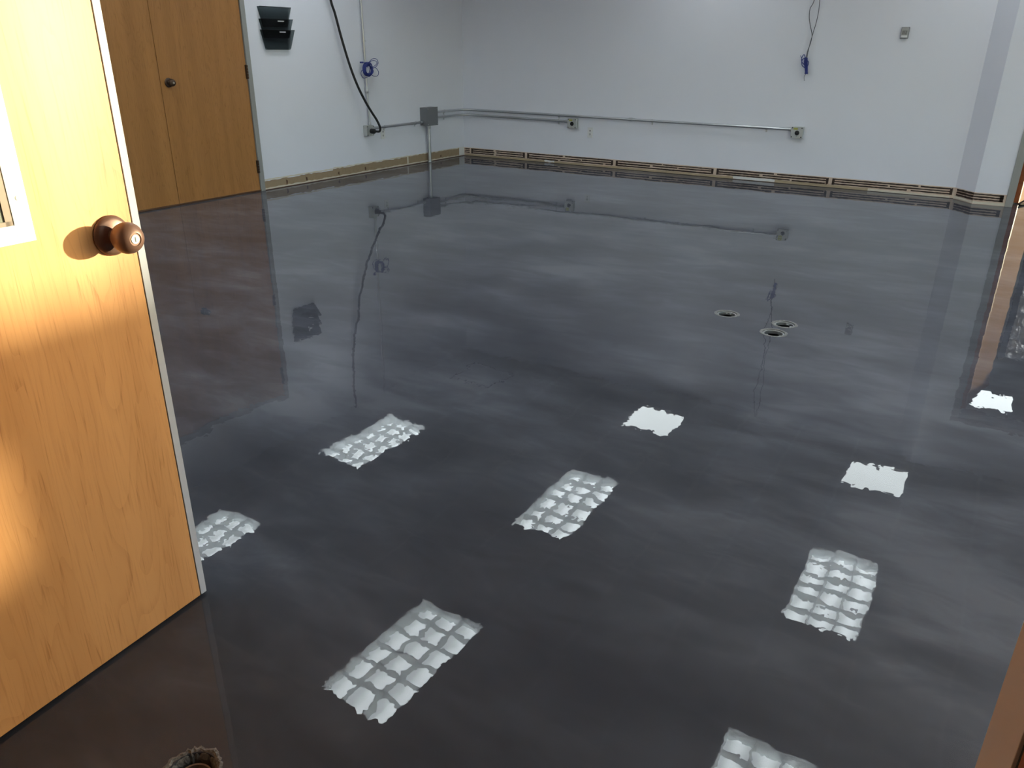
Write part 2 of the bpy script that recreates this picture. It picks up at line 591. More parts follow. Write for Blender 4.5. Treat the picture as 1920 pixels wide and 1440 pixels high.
# ------------------------------------------------------------------ floor with sunk outlets
HOLES = [(5.040, -4.722, 0.053), (5.343, -4.728, 0.052), (5.331, -4.893, 0.054), (5.064, -8.098, 0.046)]
bm = bmesh.new()
bm_box(bm, (-0.2, -11.6, -0.12), (9.75, 4.6, 0.0))
fl = obj('floor', bm, 'floor')
bm = bmesh.new()
for x, y, r in HOLES:
    bm_lathe(bm, [(r, -0.3), (r, 0.2)], Matrix.Translation((x, y, 0)), 40)
cut = obj('cutter', bm, 'concrete')
md = fl.modifiers.new('cut', 'BOOLEAN')
md.operation = 'DIFFERENCE'
md.object = cut
md.solver = 'EXACT'
dg = bpy.context.evaluated_depsgraph_get()
me = bpy.data.meshes.new_from_object(fl.evaluated_get(dg))
fl.modifiers.clear()
fl.data = me
bmc = bmesh.new()                       # the clear coat: a copy of the top face, the pigmented floor sits just under it
bmc.from_mesh(me)
bmesh.ops.delete(bmc, geom=[f for f in bmc.faces if not (f.normal.z > 0.9 and f.calc_center_median().z > -0.01)], context='FACES')
for v in me.vertices:
    if v.co.z > -0.001:
        v.co.z = -0.0015
cme = bpy.data.meshes.new('clear_coat')
bmc.to_mesh(cme)
bmc.free()
cme.materials.clear()
cme.materials.append(M['coat'])
cob = bpy.data.objects.new('clear_coat', cme)
COL.objects.link(cob)
cob.parent = fl
cm = cut.data
bpy.data.objects.remove(cut)
bpy.data.meshes.remove(cm)
struct(fl, 'glossy charcoal metallic epoxy floor with marbled swirls')

# ------------------------------------------------------------------ walls
DL0, DL1, DTOP = -5.31, -3.386, 2.20       # opening (frame outside) in the left wall
struct(boxes('wall_left', [((-0.15, DL1, 0), (0, 0.0, H)), ((-0.15, -8.86, 0), (0, DL0, H)), ((-0.15, DL0, DTOP), (0, DL1, H))], 'wall'),
       'white painted wall with the file holder and double oak doors')

FD0, FD1, FDT = 6.185, 7.225, 2.17         # far doorway frame, outside
bm = bmesh.new()
bm_prism(bm, [(-0.15, 0.0), (5.752, 0.0), (5.925, -0.205), (FD0, -0.205), (FD0, 0.0), (5.95, 0.12), (-0.15, 0.12)], 0, H)
bm_box(bm, (FD1, -0.205, 0), (9.75, 0.0, H))
bm_box(bm, (FD0, -0.205, FDT), (FD1, 0.0, H))
wbk = struct(obj('wall_back', bm, 'wall'), 'white painted wall carrying the long conduit run')

# right wall with the window the low sun comes through
WR = 9.6
U0, U1, UZ0, UZ1 = -1.98, -0.78, 1.235, 1.92     # upper pane opening
L0, L1, LZ0, LZ1 = -1.98, -1.26, 0.745, 1.06     # lower pane opening
S0, S1, SZ0, SZ1 = -8.2, -2.3, 0.70, 2.40         # long window band
struct(boxes('wall_right', [((WR, -11.6, 0), (WR + 0.15, S0, H)), ((WR, S1, 0), (WR + 0.15, U0, H)), ((WR, S0, 0), (WR + 0.15, S1, SZ0)), ((WR, S0, SZ1), (WR + 0.15, S1, H)), ((WR, U1, 0), (WR + 0.15, -0.0, H)),
                            ((WR, U0, 0), (WR + 0.15, U1, LZ0)), ((WR, U0, UZ1), (WR + 0.15, U1, H)),
                            ((WR, L1, LZ0), (WR + 0.15, U1, UZ0)), ((WR, U0, LZ1), (WR + 0.15, L1, UZ0))], 'wall'),
       'white painted wall with the long window band and the small window')
wf = boxes('window_1', [((WR + 0.05, U0, UZ0), (WR + 0.10, U0 + 0.03, UZ1)), ((WR + 0.05, U1 - 0.03, UZ0), (WR + 0.10, U1, UZ1)),
                        ((WR + 0.05, U0, UZ1 - 0.03), (WR + 0.10, U1, UZ1)), ((WR + 0.05, U0, UZ0), (WR + 0.10, U1, UZ0 + 0.03)),
                        ((WR + 0.05, L0, LZ0), (WR + 0.10, L0 + 0.03, LZ1)), ((WR + 0.05, L1 - 0.03, LZ0), (WR + 0.10, L1, LZ1)),
                        ((WR + 0.05, L0, LZ1 - 0.03), (WR + 0.10, L1, LZ1)), ((WR + 0.05, L0, LZ0), (WR + 0.10, L1, LZ0 + 0.03))], 'white_steel')
struct(wf, 'white framed window of two panes in the right wall')
box('pane', (WR + 0.07, U0 + 0.03, UZ0 + 0.03), (WR + 0.076, U1 - 0.03, UZ1 - 0.03), 'glass', wf)
box('pane', (WR + 0.07, L0 + 0.03, LZ0 + 0.03), (WR + 0.076, L1 - 0.03, LZ1 - 0.03), 'glass', wf)

bx = [((WR + 0.05, S0, SZ0), (WR + 0.10, S1, SZ0 + 0.05)), ((WR + 0.05, S0, SZ1 - 0.05), (WR + 0.10, S1, SZ1))]
NP = 5
for k in range(NP + 1):
    yy = S0 + (S1 - S0 - 0.05) * k / NP
    bx.append(((WR + 0.05, yy, SZ0 + 0.05), (WR + 0.10, yy + 0.05, SZ1 - 0.05)))
ws3 = struct(boxes('window_3', bx, 'white_steel'), 'long band of five window panes in the right wall')
for k in range(NP):
    y0_ = S0 + (S1 - S0 - 0.05) * k / NP + 0.05
    y1_ = S0 + (S1 - S0 - 0.05) * (k + 1) / NP
    box('pane', (WR + 0.07, y0_, SZ0 + 0.05), (WR + 0.076, y1_, SZ1 - 0.05), 'glass', ws3)

# front wall with the double entry doorway the photograph is taken from
EX0, EX1, EDT = 4.635, 6.605, 2.20
struct(boxes('wall_front', [((-0.15, -8.86, 0), (EX0, -8.70, H)), ((EX1, -8.86, 0), (WR, -8.70, H)), ((EX0, -8.86, EDT), (EX1, -8.70, H))], 'wall'),
       'white painted wall around the double entry doorway')
struct(boxes('wall_hall', [((2.9, -11.6, 0), (WR, -11.45, H)), ((2.9, -11.45, 0), (3.05, -8.86, H))], 'wall'), 'white walls of the hall outside the entry doorway')

# next room beyond the far doorway
struct(boxes('wall_next_room', [((5.35, 0.12, 0), (5.5, 4.5, H)), ((5.35, 4.5, 0), (8.35, 4.6, H)),
                                ((8.2, 0.0, 0), (8.35, 2.58, H)), ((8.2, 3.85, 0), (8.35, 4.5, H)), ((8.2, 2.58, 2.15), (8.35, 3.85, H))], 'wall_far'),
       'grey-green walls of the next room')
gd = boxes('window_2', [((8.24, 2.58, 0), (8.30, 2.63, 2.15)), ((8.24, 3.80, 0), (8.30, 3.85, 2.15)), ((8.24, 2.63, 2.10), (8.30, 3.80, 2.15)), ((8.24, 2.63, 0), (8.30, 3.80, 0.06))], 'black_metal')
struct(gd, 'black framed glass door of the next room')
box('pane', (8.265, 2.63, 0.06), (8.272, 3.80, 2.10), 'glass', gd)

# ------------------------------------------------------------------ ceiling: grid of lay-in tiles with cells left out for the lights
GX, GY, G = 3.227 - 0.3048, -5.367 - 0.6096, 0.6096
T24 = [(3.227, -5.367), (3.227, -2.9286), (3.227 - 2.4384, -2.9286), (3.227 + 2.4384, -2.9286), (3.227 - 2.4384, -5.367), (3.227 + 2.4384, -5.367)]
T24 += [(8.104, -5.367), (8.104, -2.9286), (3.227, -7.8054), (0.7886, -7.8054), (8.104, -7.8054)]  # extra lights out of view, added to raise the room's light level
T22 = [(3.227, -0.795), (3.227 + 2.4384, -0.795), (8.104, -0.795)]  # the last panel is out of view, added as fill light too
T22_OFF = (3.227 - 2.4384, -0.795)
T_NEXT = (6.53, 2.03)


def in_light(x, y):
    for a, b in T24:
        if abs(x - a) < 0.3 and abs(y - b) < 0.6:
            return True
    for a, b in T22 + [T22_OFF, T_NEXT]:
        if abs(x - a) < 0.3 and abs(y - b) < 0.3:
            return True
    return False


xs = sorted({-0.15, WR + 0.15} | {GX + G * k for k in range(-5, 12) if -0.15 < GX + G * k < WR + 0.15})
ys = sorted({-11.6, 0.12} | {GY + G * k for k in range(-10, 12) if -11.6 < GY + G * k < 0.12})
bm = bmesh.new()
for x0, x1 in zip(xs[:-1], xs[1:]):
    for y0, y1 in zip(ys[:-1], ys[1:]):
        if not in_light((x0 + x1) / 2, (y0 + y1) / 2):
            bm_box(bm, (x0, y0, H), (x1, y1, H + 0.02))
nx = [5.35, T_NEXT[0] - 0.3048, T_NEXT[0] + 0.3048, 8.35]
ny = [0.12, T_NEXT[1] - 0.3048, T_NEXT[1] + 0.3048, 4.6]
for i in range(3):
    for j in range(3):
        if not (i == 1 and j == 1):
            bm_box(bm, (nx[i], ny[j], H), (nx[i + 1], ny[j + 1], H + 0.02))
ce = struct(obj('ceiling', bm, 'ceil'), 'off-white lay-in tile ceiling')
bm = bmesh.new()
for x in xs[1:-1]:
    segs = []
    for y0, y1 in zip(ys[:-1], ys[1:]):
        ym = (y0 + y1) / 2
        if not (in_light(x - 0.1, ym) and in_light(x + 0.1, ym)):
            bm_box(bm, (x - 0.012, y0, H - 0.004), (x + 0.012, y1, H + 0.001))
for y in ys[1:-1]:
    for x0, x1 in zip(xs[:-1], xs[1:]):
        xm = (x0 + x1) / 2
        if not (in_light(xm, y - 0.1) and in_light(xm, y + 0.1)):
            bm_box(bm, (x0, y - 0.012, H - 0.004), (x1, y + 0.012, H + 0.001))
tb = obj('ceiling_grid', bm, 'tbar', ce)
tb['kind'] = 'stuff'
struct(box('ceiling_deck', (-0.15, -11.6, H + 0.35), (WR + 0.15, 4.6, H + 0.45), 'ceil'), 'slab above the lay-in ceiling').name = 'ceiling_slab'


# ------------------------------------------------------------------ ceiling lights
def blade_profile(half_top, h, n=6, both=True):
    right = [(0.0012 + (half_top - 0.0012) * (k / n) ** 2, h * k / n) for k in range(n + 1)]
    if both:
        return right + [(-x, z) for x, z in reversed(right)]
    return right + [(0.0, h), (0.0, 0.0)]


def blade(name, length, half_top, h, axis, parent):
    prof = blade_profile(half_top, h)
    bm = bmesh.new()
    a, b = [], []
    for x, z in prof:
        if axis == 'y':
            a.append(bm.verts.new((x, -length / 2, z))); b.append(bm.verts.new((x, length / 2, z)))
        else:
            a.append(bm.verts.new((-length / 2, x, z))); b.append(bm.verts.new((length / 2, x, z)))
    n = len(prof)
    bm.faces.new(a[::-1]); bm.faces.new(b)
    for i in range(n):
        bm.faces.new((a[i], a[(i + 1) % n], b[(i + 1) % n], b[i]))
    return obj(name, bm, 'alum', parent, smooth=True, angle=35)


def louver_troffer():
    t = empty('louvered_ceiling_light')
    W, Ln, hh = 0.552, 1.156, 0.13
    bx = []
    ow, ol = 0.3035, 0.6085
    # flange and tray
    bx += [((-ow, -ol, 0), (-W / 2, ol, 0.006)), ((W / 2, -ol, 0), (ow, ol, 0.006)), ((-W / 2, -ol, 0), (W / 2, -Ln / 2, 0.006)), ((-W / 2, Ln / 2, 0), (W / 2, ol, 0.006))]
    boxes('frame', bx, 'tbar', t)
    boxes('housing', [((-W / 2 - 0.004, -Ln / 2 - 0.004, hh), (W / 2 + 0.004, Ln / 2 + 0.004, hh + 0.004)),
                      ((-W / 2 - 0.004, -Ln / 2, 0.006), (-W / 2, Ln / 2, hh)), ((W / 2, -Ln / 2, 0.006), (W / 2 + 0.004, Ln / 2, hh)),
                      ((-W / 2, -Ln / 2 - 0.004, 0.006), (W / 2, -Ln / 2, hh)), ((-W / 2, Ln / 2, 0.006), (W / 2, Ln / 2 + 0.004, hh))], 'reflector', t)
    cw, cl = W / 3, Ln / 6
    sheet_down('lamp_sheet', W / 2 - 0.002, Ln / 2 - 0.002, 0.096, 'tube', t)
    b = blade('long_blade', Ln, 0.010, 0.048, 'y', t)
    b.location = (-cw / 2, 0, 0.008)
    for x in (cw / 2, -W / 2, W / 2):
        c = b.copy(); COL.objects.link(c); c.parent = t; c.location = (x, 0, 0.008)
    b = blade('cross_blade', W, 0.009, 0.046, 'x', t)
    b.location = (0, -Ln / 2, 0.008)
    for k in range(1, 7):
        c = b.copy(); COL.objects.link(c); c.parent = t; c.location = (0, -Ln / 2 + k * cl, 0.008)
    return t


def lens_troffer(mat='lens', name='square_ceiling_light'):
    t = empty(name)
    ow, W = 0.3035, 0.56
    boxes('frame', [((-ow, -ow, 0), (-W / 2, ow, 0.010)), ((W / 2, -ow, 0), (ow, ow, 0.010)), ((-W / 2, -ow, 0), (W / 2, -W / 2, 0.010)), ((-W / 2, W / 2, 0), (W / 2, ow, 0.010))], 'tbar', t)
    sheet_down('lens', W / 2, W / 2, 0.005, mat, t)
    box('housing', (-ow + 0.01, -ow + 0.01, 0.010), (ow - 0.01, ow - 0.01, 0.11), 'reflector', t)
    return t


lt = louver_troffer()
LBL = ['long louvred ceiling light reflected on the floor beside the open oak door',
       'long louvred ceiling light reflected in the middle of the dark floor',
       'long louvred ceiling light in front of the black cord and file holder wall',
       'long louvred ceiling light nearer the far doorway, behind it the square lit panel',
       'long louvred ceiling light whose reflection is cut off by the open oak door',
       'long louvred ceiling light in the row by the far doorway, closest to the entry',
       'added out-of-view louvred ceiling light between the window wall and the entry',
       'added out-of-view louvred ceiling light in front of the window',
       'added out-of-view louvred ceiling light over the floor behind the open oak door',
       'added out-of-view louvred ceiling light in the corner behind the open oak door',
       'added out-of-view louvred ceiling light over the corner behind the reddish entry leaf']
for k, (x, y) in enumerate(T24):
    o = lt if k == 0 else copy_tree(lt)
    o.location = (x, y, H)
    tag(o, LBL[k], 'ceiling light', 'louvred ceiling lights')
l2 = lens_troffer()
for k, (x, y) in enumerate(T22):
    o = l2 if k == 0 else copy_tree(l2)
    o.location = (x, y, H)
    tag(o, ['square lit flat ceiling panel above the middle of the conduit wall', 'square lit flat ceiling panel close to the far doorway', 'added out-of-view square lit ceiling panel by the window wall'][k], 'ceiling light', 'square ceiling lights')
o = copy_tree(l2)
o.location = (*T_NEXT, H)
tag(o, 'square lit ceiling panel of the next room beyond the doorway', 'ceiling light', 'square ceiling lights')
o = lens_troffer('lens_off', 'square_ceiling_panel')
o.location = (*T22_OFF, H)
tag(o, 'unlit square ceiling panel in the corner above the junction box', 'ceiling panel')
boxes('shadow_gap', [((-0.31, -0.31, -0.006), (-0.295, 0.31, 0.0)), ((0.295, -0.31, -0.006), (0.31, 0.31, 0.0)), ((-0.295, -0.31, -0.006), (0.295, -0.295, 0.0)), ((-0.295, 0.295, -0.006), (0.295, 0.31, 0.0))], 'gap', o)


# ------------------------------------------------------------------ doors
def knob(parent, place, mat='bronze', s=1.0, name='knob'):
    prof = [(0.0, 0.0), (0.037, 0.0), (0.0385, 0.003), (0.037, 0.007), (0.030, 0.011), (0.0155, 0.013), (0.013, 0.016), (0.0125, 0.021), (0.015, 0.024),
            (0.021, 0.028), (0.0265, 0.034), (0.0295, 0.042), (0.0300, 0.049), (0.0285, 0.056), (0.0245, 0.063), (0.0175, 0.0685), (0.0125, 0.0700), (0.0120, 0.0685), (0.0, 0.0685)]
    k = lathe(name, [(r * s, h * s) for r, h in prof], mat, parent, place, 40)
    f = lathe('key_cylinder', [(0.0, 0.0686 * s), (0.0085 * s, 0.0686 * s), (0.0085 * s, 0.0696 * s), (0.0, 0.0698 * s)], 'brass', k, place, 24)
    bm = bmesh.new()
    bm_box(bm, (-0.0010, -0.005, 0.0694 * s), (0.0010, 0.005, 0.0702 * s))
    bmesh.ops.transform(bm, matrix=place, verts=bm.verts[:])
    obj('keyway', bm, 'slot', k)
    return k


def hinge(parent, x, y, z, mat='bronze_dark', hgt=0.10):
    bm = bmesh.new()
    for k in range(5):
        bm_tube(bm, [(x, y, z - hgt / 2 + hgt * (k + 0.04) / 5), (x, y, z - hgt / 2 + hgt * (k + 0.96) / 5)], 0.0095, 10)
    bm_box(bm, (x - 0.012, y - 0.016, z - hgt / 2), (x - 0.004, y + 0.016, z + hgt / 2))
    return obj('hinge', bm, mat, parent, smooth=True)


# closed double doors in the left wall
t1 = boxes('trim_1', [((-0.10, DL1 - 0.05, 0), (0.012, DL1, DTOP)), ((-0.10, DL0, 0), (0.012, DL0 + 0.05, DTOP)), ((-0.10, DL0 + 0.05, DTOP - 0.05), (0.012, DL1 - 0.05, DTOP))], 'grey_frame', bevel=0.002)
struct(t1, 'grey steel frame of the closed double oak doors')
MEET = -4.352
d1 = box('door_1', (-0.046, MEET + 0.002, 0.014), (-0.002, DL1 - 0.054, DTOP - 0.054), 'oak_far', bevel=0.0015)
struct(d1, 'closed oak door leaf with bronze knob and two visible hinges')
knob(d1, at((-0.002, -4.275, 1.010), (1, 0, 0)), 'bronze_dark')
for z in (1.080, 0.232, 1.93):
    hinge(d1, 0.008, DL1 - 0.052, z, hgt=0.12)
box('door_sweep', (-0.04, MEET + 0.002, 0.002), (0.006, DL1 - 0.054, 0.014), 'dark_wood', d1)
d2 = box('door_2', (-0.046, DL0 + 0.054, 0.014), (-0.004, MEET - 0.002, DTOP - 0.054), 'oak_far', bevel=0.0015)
struct(d2, 'closed oak door leaf without a knob, partly behind the open door')
box('door_sweep', (-0.04, DL0 + 0.054, 0.002), (0.006, MEET - 0.002, 0.014), 'dark_wood', d2)

# open entry leaf: local X towards the hinge, Y out of the face seen, Z up
ANG = math.atan2(-0.998, 0.068)
d3 = empty('door_3', (4.644, -7.753, 0.0), ANG)
struct(d3, 'open oak entry door with bronze knob, vision panel and sunlight')
box('leaf', (-0.0030, -0.044, 0.008), (0.908, 0.0, 2.14), 'oak_near', d3, bevel=0.0008)
box('edge_gap', (-0.0060, -0.043, 0.009), (-0.0030, -0.002, 2.139), 'gap', d3)
box('edge_strip', (-0.0225, -0.044, 0.008), (-0.0055, 0.0005, 2.14), 'edge_steel', d3, bevel=0.0008)
knob(d3, at((0.048, 0.0, 0.936), (0, 1, 0)), s=1.05)
knob(d3, at((0.048, -0.044, 0.936), (0, -1, 0)))
lathe('latch', [(0.0, 0.0), (0.008, 0.0), (0.008, 0.008), (0.0, 0.009)], 'brass', d3, at((-0.0225, -0.022, 0.936), (-1, 0, 0)), 16)
VX0, VX1, VZ0, VZ1, VW = 0.2015, 0.42, 0.957, 1.86, 0.033
bm = bmesh.new()
for lo, hi in [((VX0, 0, VZ0), (VX0 + VW, 0.006, VZ1)), ((VX1 - VW, 0, VZ0), (VX1, 0.006, VZ1)), ((VX0 + VW, 0, VZ0), (VX1 - VW, 0.006, VZ0 + VW)), ((VX0 + VW, 0, VZ1 - VW), (VX1 - VW, 0.006, VZ1))]:
    bm_box(bm, lo, hi, 0.001)
vf = obj('vision_frame', bm, 'white_steel', d3)
boxes('frame_return', [((VX0 + VW - 0.001, 0.0, VZ0 + VW), (VX0 + VW + 0.014, 0.0045, VZ1 - VW)), ((VX1 - VW - 0.010, 0.0, VZ0 + VW), (VX1 - VW + 0.001, 0.0045, VZ1 - VW)),
                       ((VX0 + VW, 0.0, VZ0 + VW - 0.001), (VX1 - VW, 0.0045, VZ0 + VW + 0.008)), ((VX0 + VW, 0.0, VZ1 - VW - 0.008), (VX1 - VW, 0.0045, VZ1 - VW + 0.001))], 'bevel', vf)
box('glass', (VX0 + VW, 0.0005, VZ0 + VW), (VX1 - VW, 0.002, VZ1 - VW), 'glass_wire', vf)
for x in (VX0 + VW / 2, VX1 - VW / 2):
    for z in (1.036, 1.42, 1.80):
        lathe('screw', [(0.0, 0.0058), (0.0048, 0.0058), (0.0048, 0.0066), (0.0036, 0.0074), (0.0, 0.0076)], 'white_steel', vf, at((x, 0, z), (0, 1, 0)), 16)
for z in (0.25, 1.08, 1.93):
    bm = bmesh.new()
    bm_tube(bm, [(0.915, -0.004, z - 0.06), (0.915, -0.004, z + 0.06)], 0.008, 10)
    obj('hinge', bm, 'bronze_dark', d3, smooth=True)

# the other entry leaf, held not quite open
RDIR = Vector((-0.276, 0.961, 0))
d4 = empty('door_4', (6.535, -8.672, 0.0), math.atan2(RDIR.y, RDIR.x))
struct(d4, 'reddish oak entry leaf with a wide tan edge strip')
# local X from hinge to latch edge; the face seen looks along +Y
box('leaf', (0.004, -0.044, 0.008), (0.908, 0.0, 2.14), 'oak_red', d4, bevel=0.0008)
box('edge_strip', (0.838, 0.0, 0.008), (0.915, 0.005, 2.14), 'tan_paint', d4, bevel=0.001)
box('edge_gap', (0.835, 0.0, 0.008), (0.838, 0.0006, 2.14), 'gap', d4)
for z in (0.25, 1.08, 1.93):
    bm = bmesh.new()
    bm_tube(bm, [(-0.004, -0.048, z - 0.06), (-0.004, -0.048, z + 0.06)], 0.008, 10)
    obj('hinge', bm, 'bronze_dark', d4, smooth=True)
t2 = boxes('trim_2', [((EX0, -8.87, 0), (EX0 + 0.05, -8.69, EDT)), ((EX1 - 0.05, -8.87, 0), (EX1, -8.69, EDT)), ((EX0 + 0.05, -8.87, EDT - 0.05), (EX1 - 0.05, -8.69, EDT))], 'tan_paint', bevel=0.002)
struct(t2, 'tan painted frame of the double entry doorway')

# far doorway
t3 = boxes('trim_3', [((FD0, -0.217, 0), (FD0 + 0.062, 0.012, FDT)), ((FD1 - 0.062, -0.217, 0), (FD1, 0.012, FDT)), ((FD0 + 0.062, -0.217, FDT - 0.06), (FD1 - 0.062, 0.012, FDT))], 'grey_frame', bevel=0.002)
struct(t3, 'grey steel frame of the far doorway')
d5 = empty('door_5', (6.246, 0.016, 0.0), math.atan2(0.98, 0.19))
struct(d5, 'open oak door in the far doorway, lit by the sun')
box('leaf', (0.052, -0.044, 0.010), (0.90, 0.0, 2.09), 'oak_lit', d5, bevel=0.001)
box('hinge_stile', (0.0, -0.044, 0.010), (0.050, 0.0, 2.09), 'oak_red', d5, bevel=0.001)
for z in (0.24, 1.08, 1.9):
    box('hinge', (0.004, 0.0, z - 0.05), (0.046, 0.003, z + 0.05), 'black_metal', d5)

# things of the next room that show in the shine of the floor
fp = empty('foil_board', (6.57, 2.75, 0.0), 0.06)
tag(fp, 'crinkled silver foil board on black posts in the next room', 'foil board')
bm = bmesh.new()
NXF, NZF = 26, 26
grid = [[bm.verts.new((0.05 + 1.0 * i / NXF, -0.015 + random.uniform(-0.012, 0.012), 1.13 + 1.24 * j / NZF)) for j in range(NZF + 1)] for i in range(NXF + 1)]
for i in range(NXF):
    for j in range(NZF):
        bm.faces.new((grid[i][j], grid[i + 1][j], grid[i + 1][j + 1], grid[i][j + 1]))
obj('foil_sheet', bm, 'foil', fp)
box('backing', (0.05, 0.002, 1.13), (1.05, 0.03, 2.37), 'cream', fp)
for x in (-0.02, 1.05):
    box('post', (x, -0.02, 0.0), (x + 0.07, 0.04, 2.38), 'black_metal', fp, bevel=0.003)
box('rail', (0.05, 0.03, 1.55), (1.05, 0.05, 1.60), 'black_metal', fp)
c = tube('floor_cable', spline([(6.30, -0.10, 0.010), (6.40, 0.10, 0.010), (6.60, 0.30, 0.010), (6.95, 0.45, 0.010), (7.4, 0.9, 0.010)], 8), 0.010, 'black')
tag(c, 'black cable lying on the floor through the far doorway', 'cable')

# ------------------------------------------------------------------ torn-off wall base
def ragged(name, org, u, n, u0, u1, z0, z1, jit0, jit1, th, mat, parent, step=0.03):
    """flat patch on a wall with ragged lower and upper edges"""
    org, u, n = Vector(org), Vector(u).normalized(), Vector(n).normalized()
    k = max(2, int((u1 - u0) / step))
    bm = bmesh.new()
    rows = []
    for i in range(k + 1):
        s = u0 + (u1 - u0) * i / k
        a = z0 + random.uniform(-jit0, jit0)
        b = z1 + random.uniform(-jit1, jit1)
        p = org + u * s
        rows.append([bm.verts.new(p + n * o + Vector((0, 0, z))) for o, z in ((0.0, a), (th, a), (th, b), (0.0, b))])
    for r, q in zip(rows[:-1], rows[1:]):
        for j in range(4):
            bm.faces.new((r[j], r[(j + 1) % 4], q[(j + 1) % 4], q[j]))
    bm.faces.new(rows[0][::-1]); bm.faces.new(rows[-1])
    return obj(name, bm, mat, parent)


# back wall: pale strip with three beads of glue for every length of vinyl base that was here
bb = box('baseboard_back', (0.0, -0.0015, 0.0), (5.752, 0.0, 0.104), 'base_back')
struct(bb, 'bare strip of wall with brown glue lines where the base was')
GB = [0.008, 0.1, 0.9535, 2.1727, 3.3919, 4.6111, 5.752]


def beads(parent, org, u, n, a, b, rnd):
    L_ = b - a
    if L_ < 0.12:
        for z in (0.045, 0.068, 0.090):
            ragged('glue_bead', org, u, n, a + 0.006, b - 0.010, z - 0.005, z + 0.005, 0.002, 0.002, 0.005, 'glue', parent, 0.012)
        return
    g = 0.018
    for e0, e1 in ((a + g, a + g + 0.024), (b - g - 0.024, b - g)):
        ragged('glue_bead', org, u, n, e0, e1, 0.034, 0.096, 0.004, 0.004, 0.005, 'glue', parent, 0.006)
    for z in (0.041, 0.066, 0.090):
        s = a + g + 0.024
        while s < b - g - 0.05:
            ln = rnd.uniform(0.25, 0.8) * min(1.0, L_)
            e = min(s + ln, b - g - 0.024)
            tilt = rnd.uniform(-0.002, 0.002)
            hw = rnd.uniform(0.0052, 0.0075)
            ragged('glue_bead', org, u, n, s, e, z + tilt - hw, z + tilt + hw, 0.0014, 0.0014, 0.004, 'glue', parent, 0.02)
            s = e + rnd.choice((0.0, 0.012, 0.02, 0.035))


rnd = random.Random(3)
for a, b in zip(GB[:-1], GB[1:]):
    beads(bb, (0, -0.0015, 0), (1, 0, 0), (0, -1, 0), a, b, rnd)
ragged('tan_glue', (0, -0.0015, 0), (1, 0, 0), (0, -1, 0), 0.02, 3.60, 0.004, 0.026, 0.001, 0.004, 0.001, 'base_tan', bb, 0.05)
ragged('white_patch', (0, -0.0025, 0), (1, 0, 0), (0, -1, 0), 3.60, 4.05, 0.008, 0.034, 0.002, 0.003, 0.0015, 'white_plaster', bb, 0.04)
ragged('white_patch', (0, -0.0025, 0), (1, 0, 0), (0, -1, 0), 1.22, 1.36, 0.012, 0.034, 0.006, 0.008, 0.0015, 'white_plaster', bb, 0.02)
ragged('tan_glue', (0, -0.0015, 0), (1, 0, 0), (0, -1, 0), 4.05, 4.98, 0.004, 0.030, 0.001, 0.002, 0.001, 'base_tan', bb, 0.05)
ragged('white_patch', (0, -0.0015, 0), (1, 0, 0), (0, -1, 0), 4.98, 5.72, 0.004, 0.022, 0.002, 0.005, 0.001, 'cream', bb, 0.03)
box('floor_joint', (0.0, -0.004, 0.0), (5.752, -0.0015, 0.004), 'glue', bb)

# the pier: slanted face and the short flat piece beside the doorway frame
PD = (Vector((5.925, -0.205, 0)) - Vector((5.752, 0, 0)))
PL = PD.length
PD.normalize()
PN = Vector((PD.y, -PD.x, 0))
bp_ = ragged('baseboard_pier', (5.752, 0, 0), PD, PN, 0.0, PL, 0.0, 0.104, 0.0, 0.001, 0.0015, 'base_back', None, 0.3)
struct(bp_, 'bare strip with glue lines around the slanted wall pier')
ragged('base_strip', (5.925, -0.205, 0), (1, 0, 0), (0, -1, 0), 0.0, FD0 - 5.925, 0.0, 0.104, 0.0, 0.001, 0.0015, 'base_back', bp_, 0.3)
ragged('white_patch', tuple(Vector((5.752, 0, 0)) + PN * 0.0015), PD, PN, 0.0, PL, 0.004, 0.028, 0.001, 0.006, 0.0015, 'cream', bp_, 0.03)
ragged('white_patch', (5.925, -0.2065, 0), (1, 0, 0), (0, -1, 0), 0.0, FD0 - 5.93, 0.004, 0.026, 0.001, 0.004, 0.0015, 'cream', bp_, 0.03)
for z in (0.044, 0.067, 0.091):
    ragged('glue_bead', tuple(Vector((5.752, 0, 0)) + PN * 0.0015), PD, PN, 0.035, PL, z - 0.0075, z + 0.0075, 0.002, 0.002, 0.005, 'glue', bp_, 0.02)
    ragged('glue_bead', (5.925, -0.2065, 0), (1, 0, 0), (0, -1, 0), 0.0, FD0 - 5.925 - 0.02, z - 0.006, z + 0.006, 0.002, 0.002, 0.005, 'glue', bp_, 0.02)
ragged('glue_bead', (5.925, -0.2065, 0), (1, 0, 0), (0, -1, 0), FD0 - 5.925 - 0.05, FD0 - 5.925 - 0.022, 0.036, 0.096, 0.003, 0.003, 0.005, 'glue', bp_, 0.008)

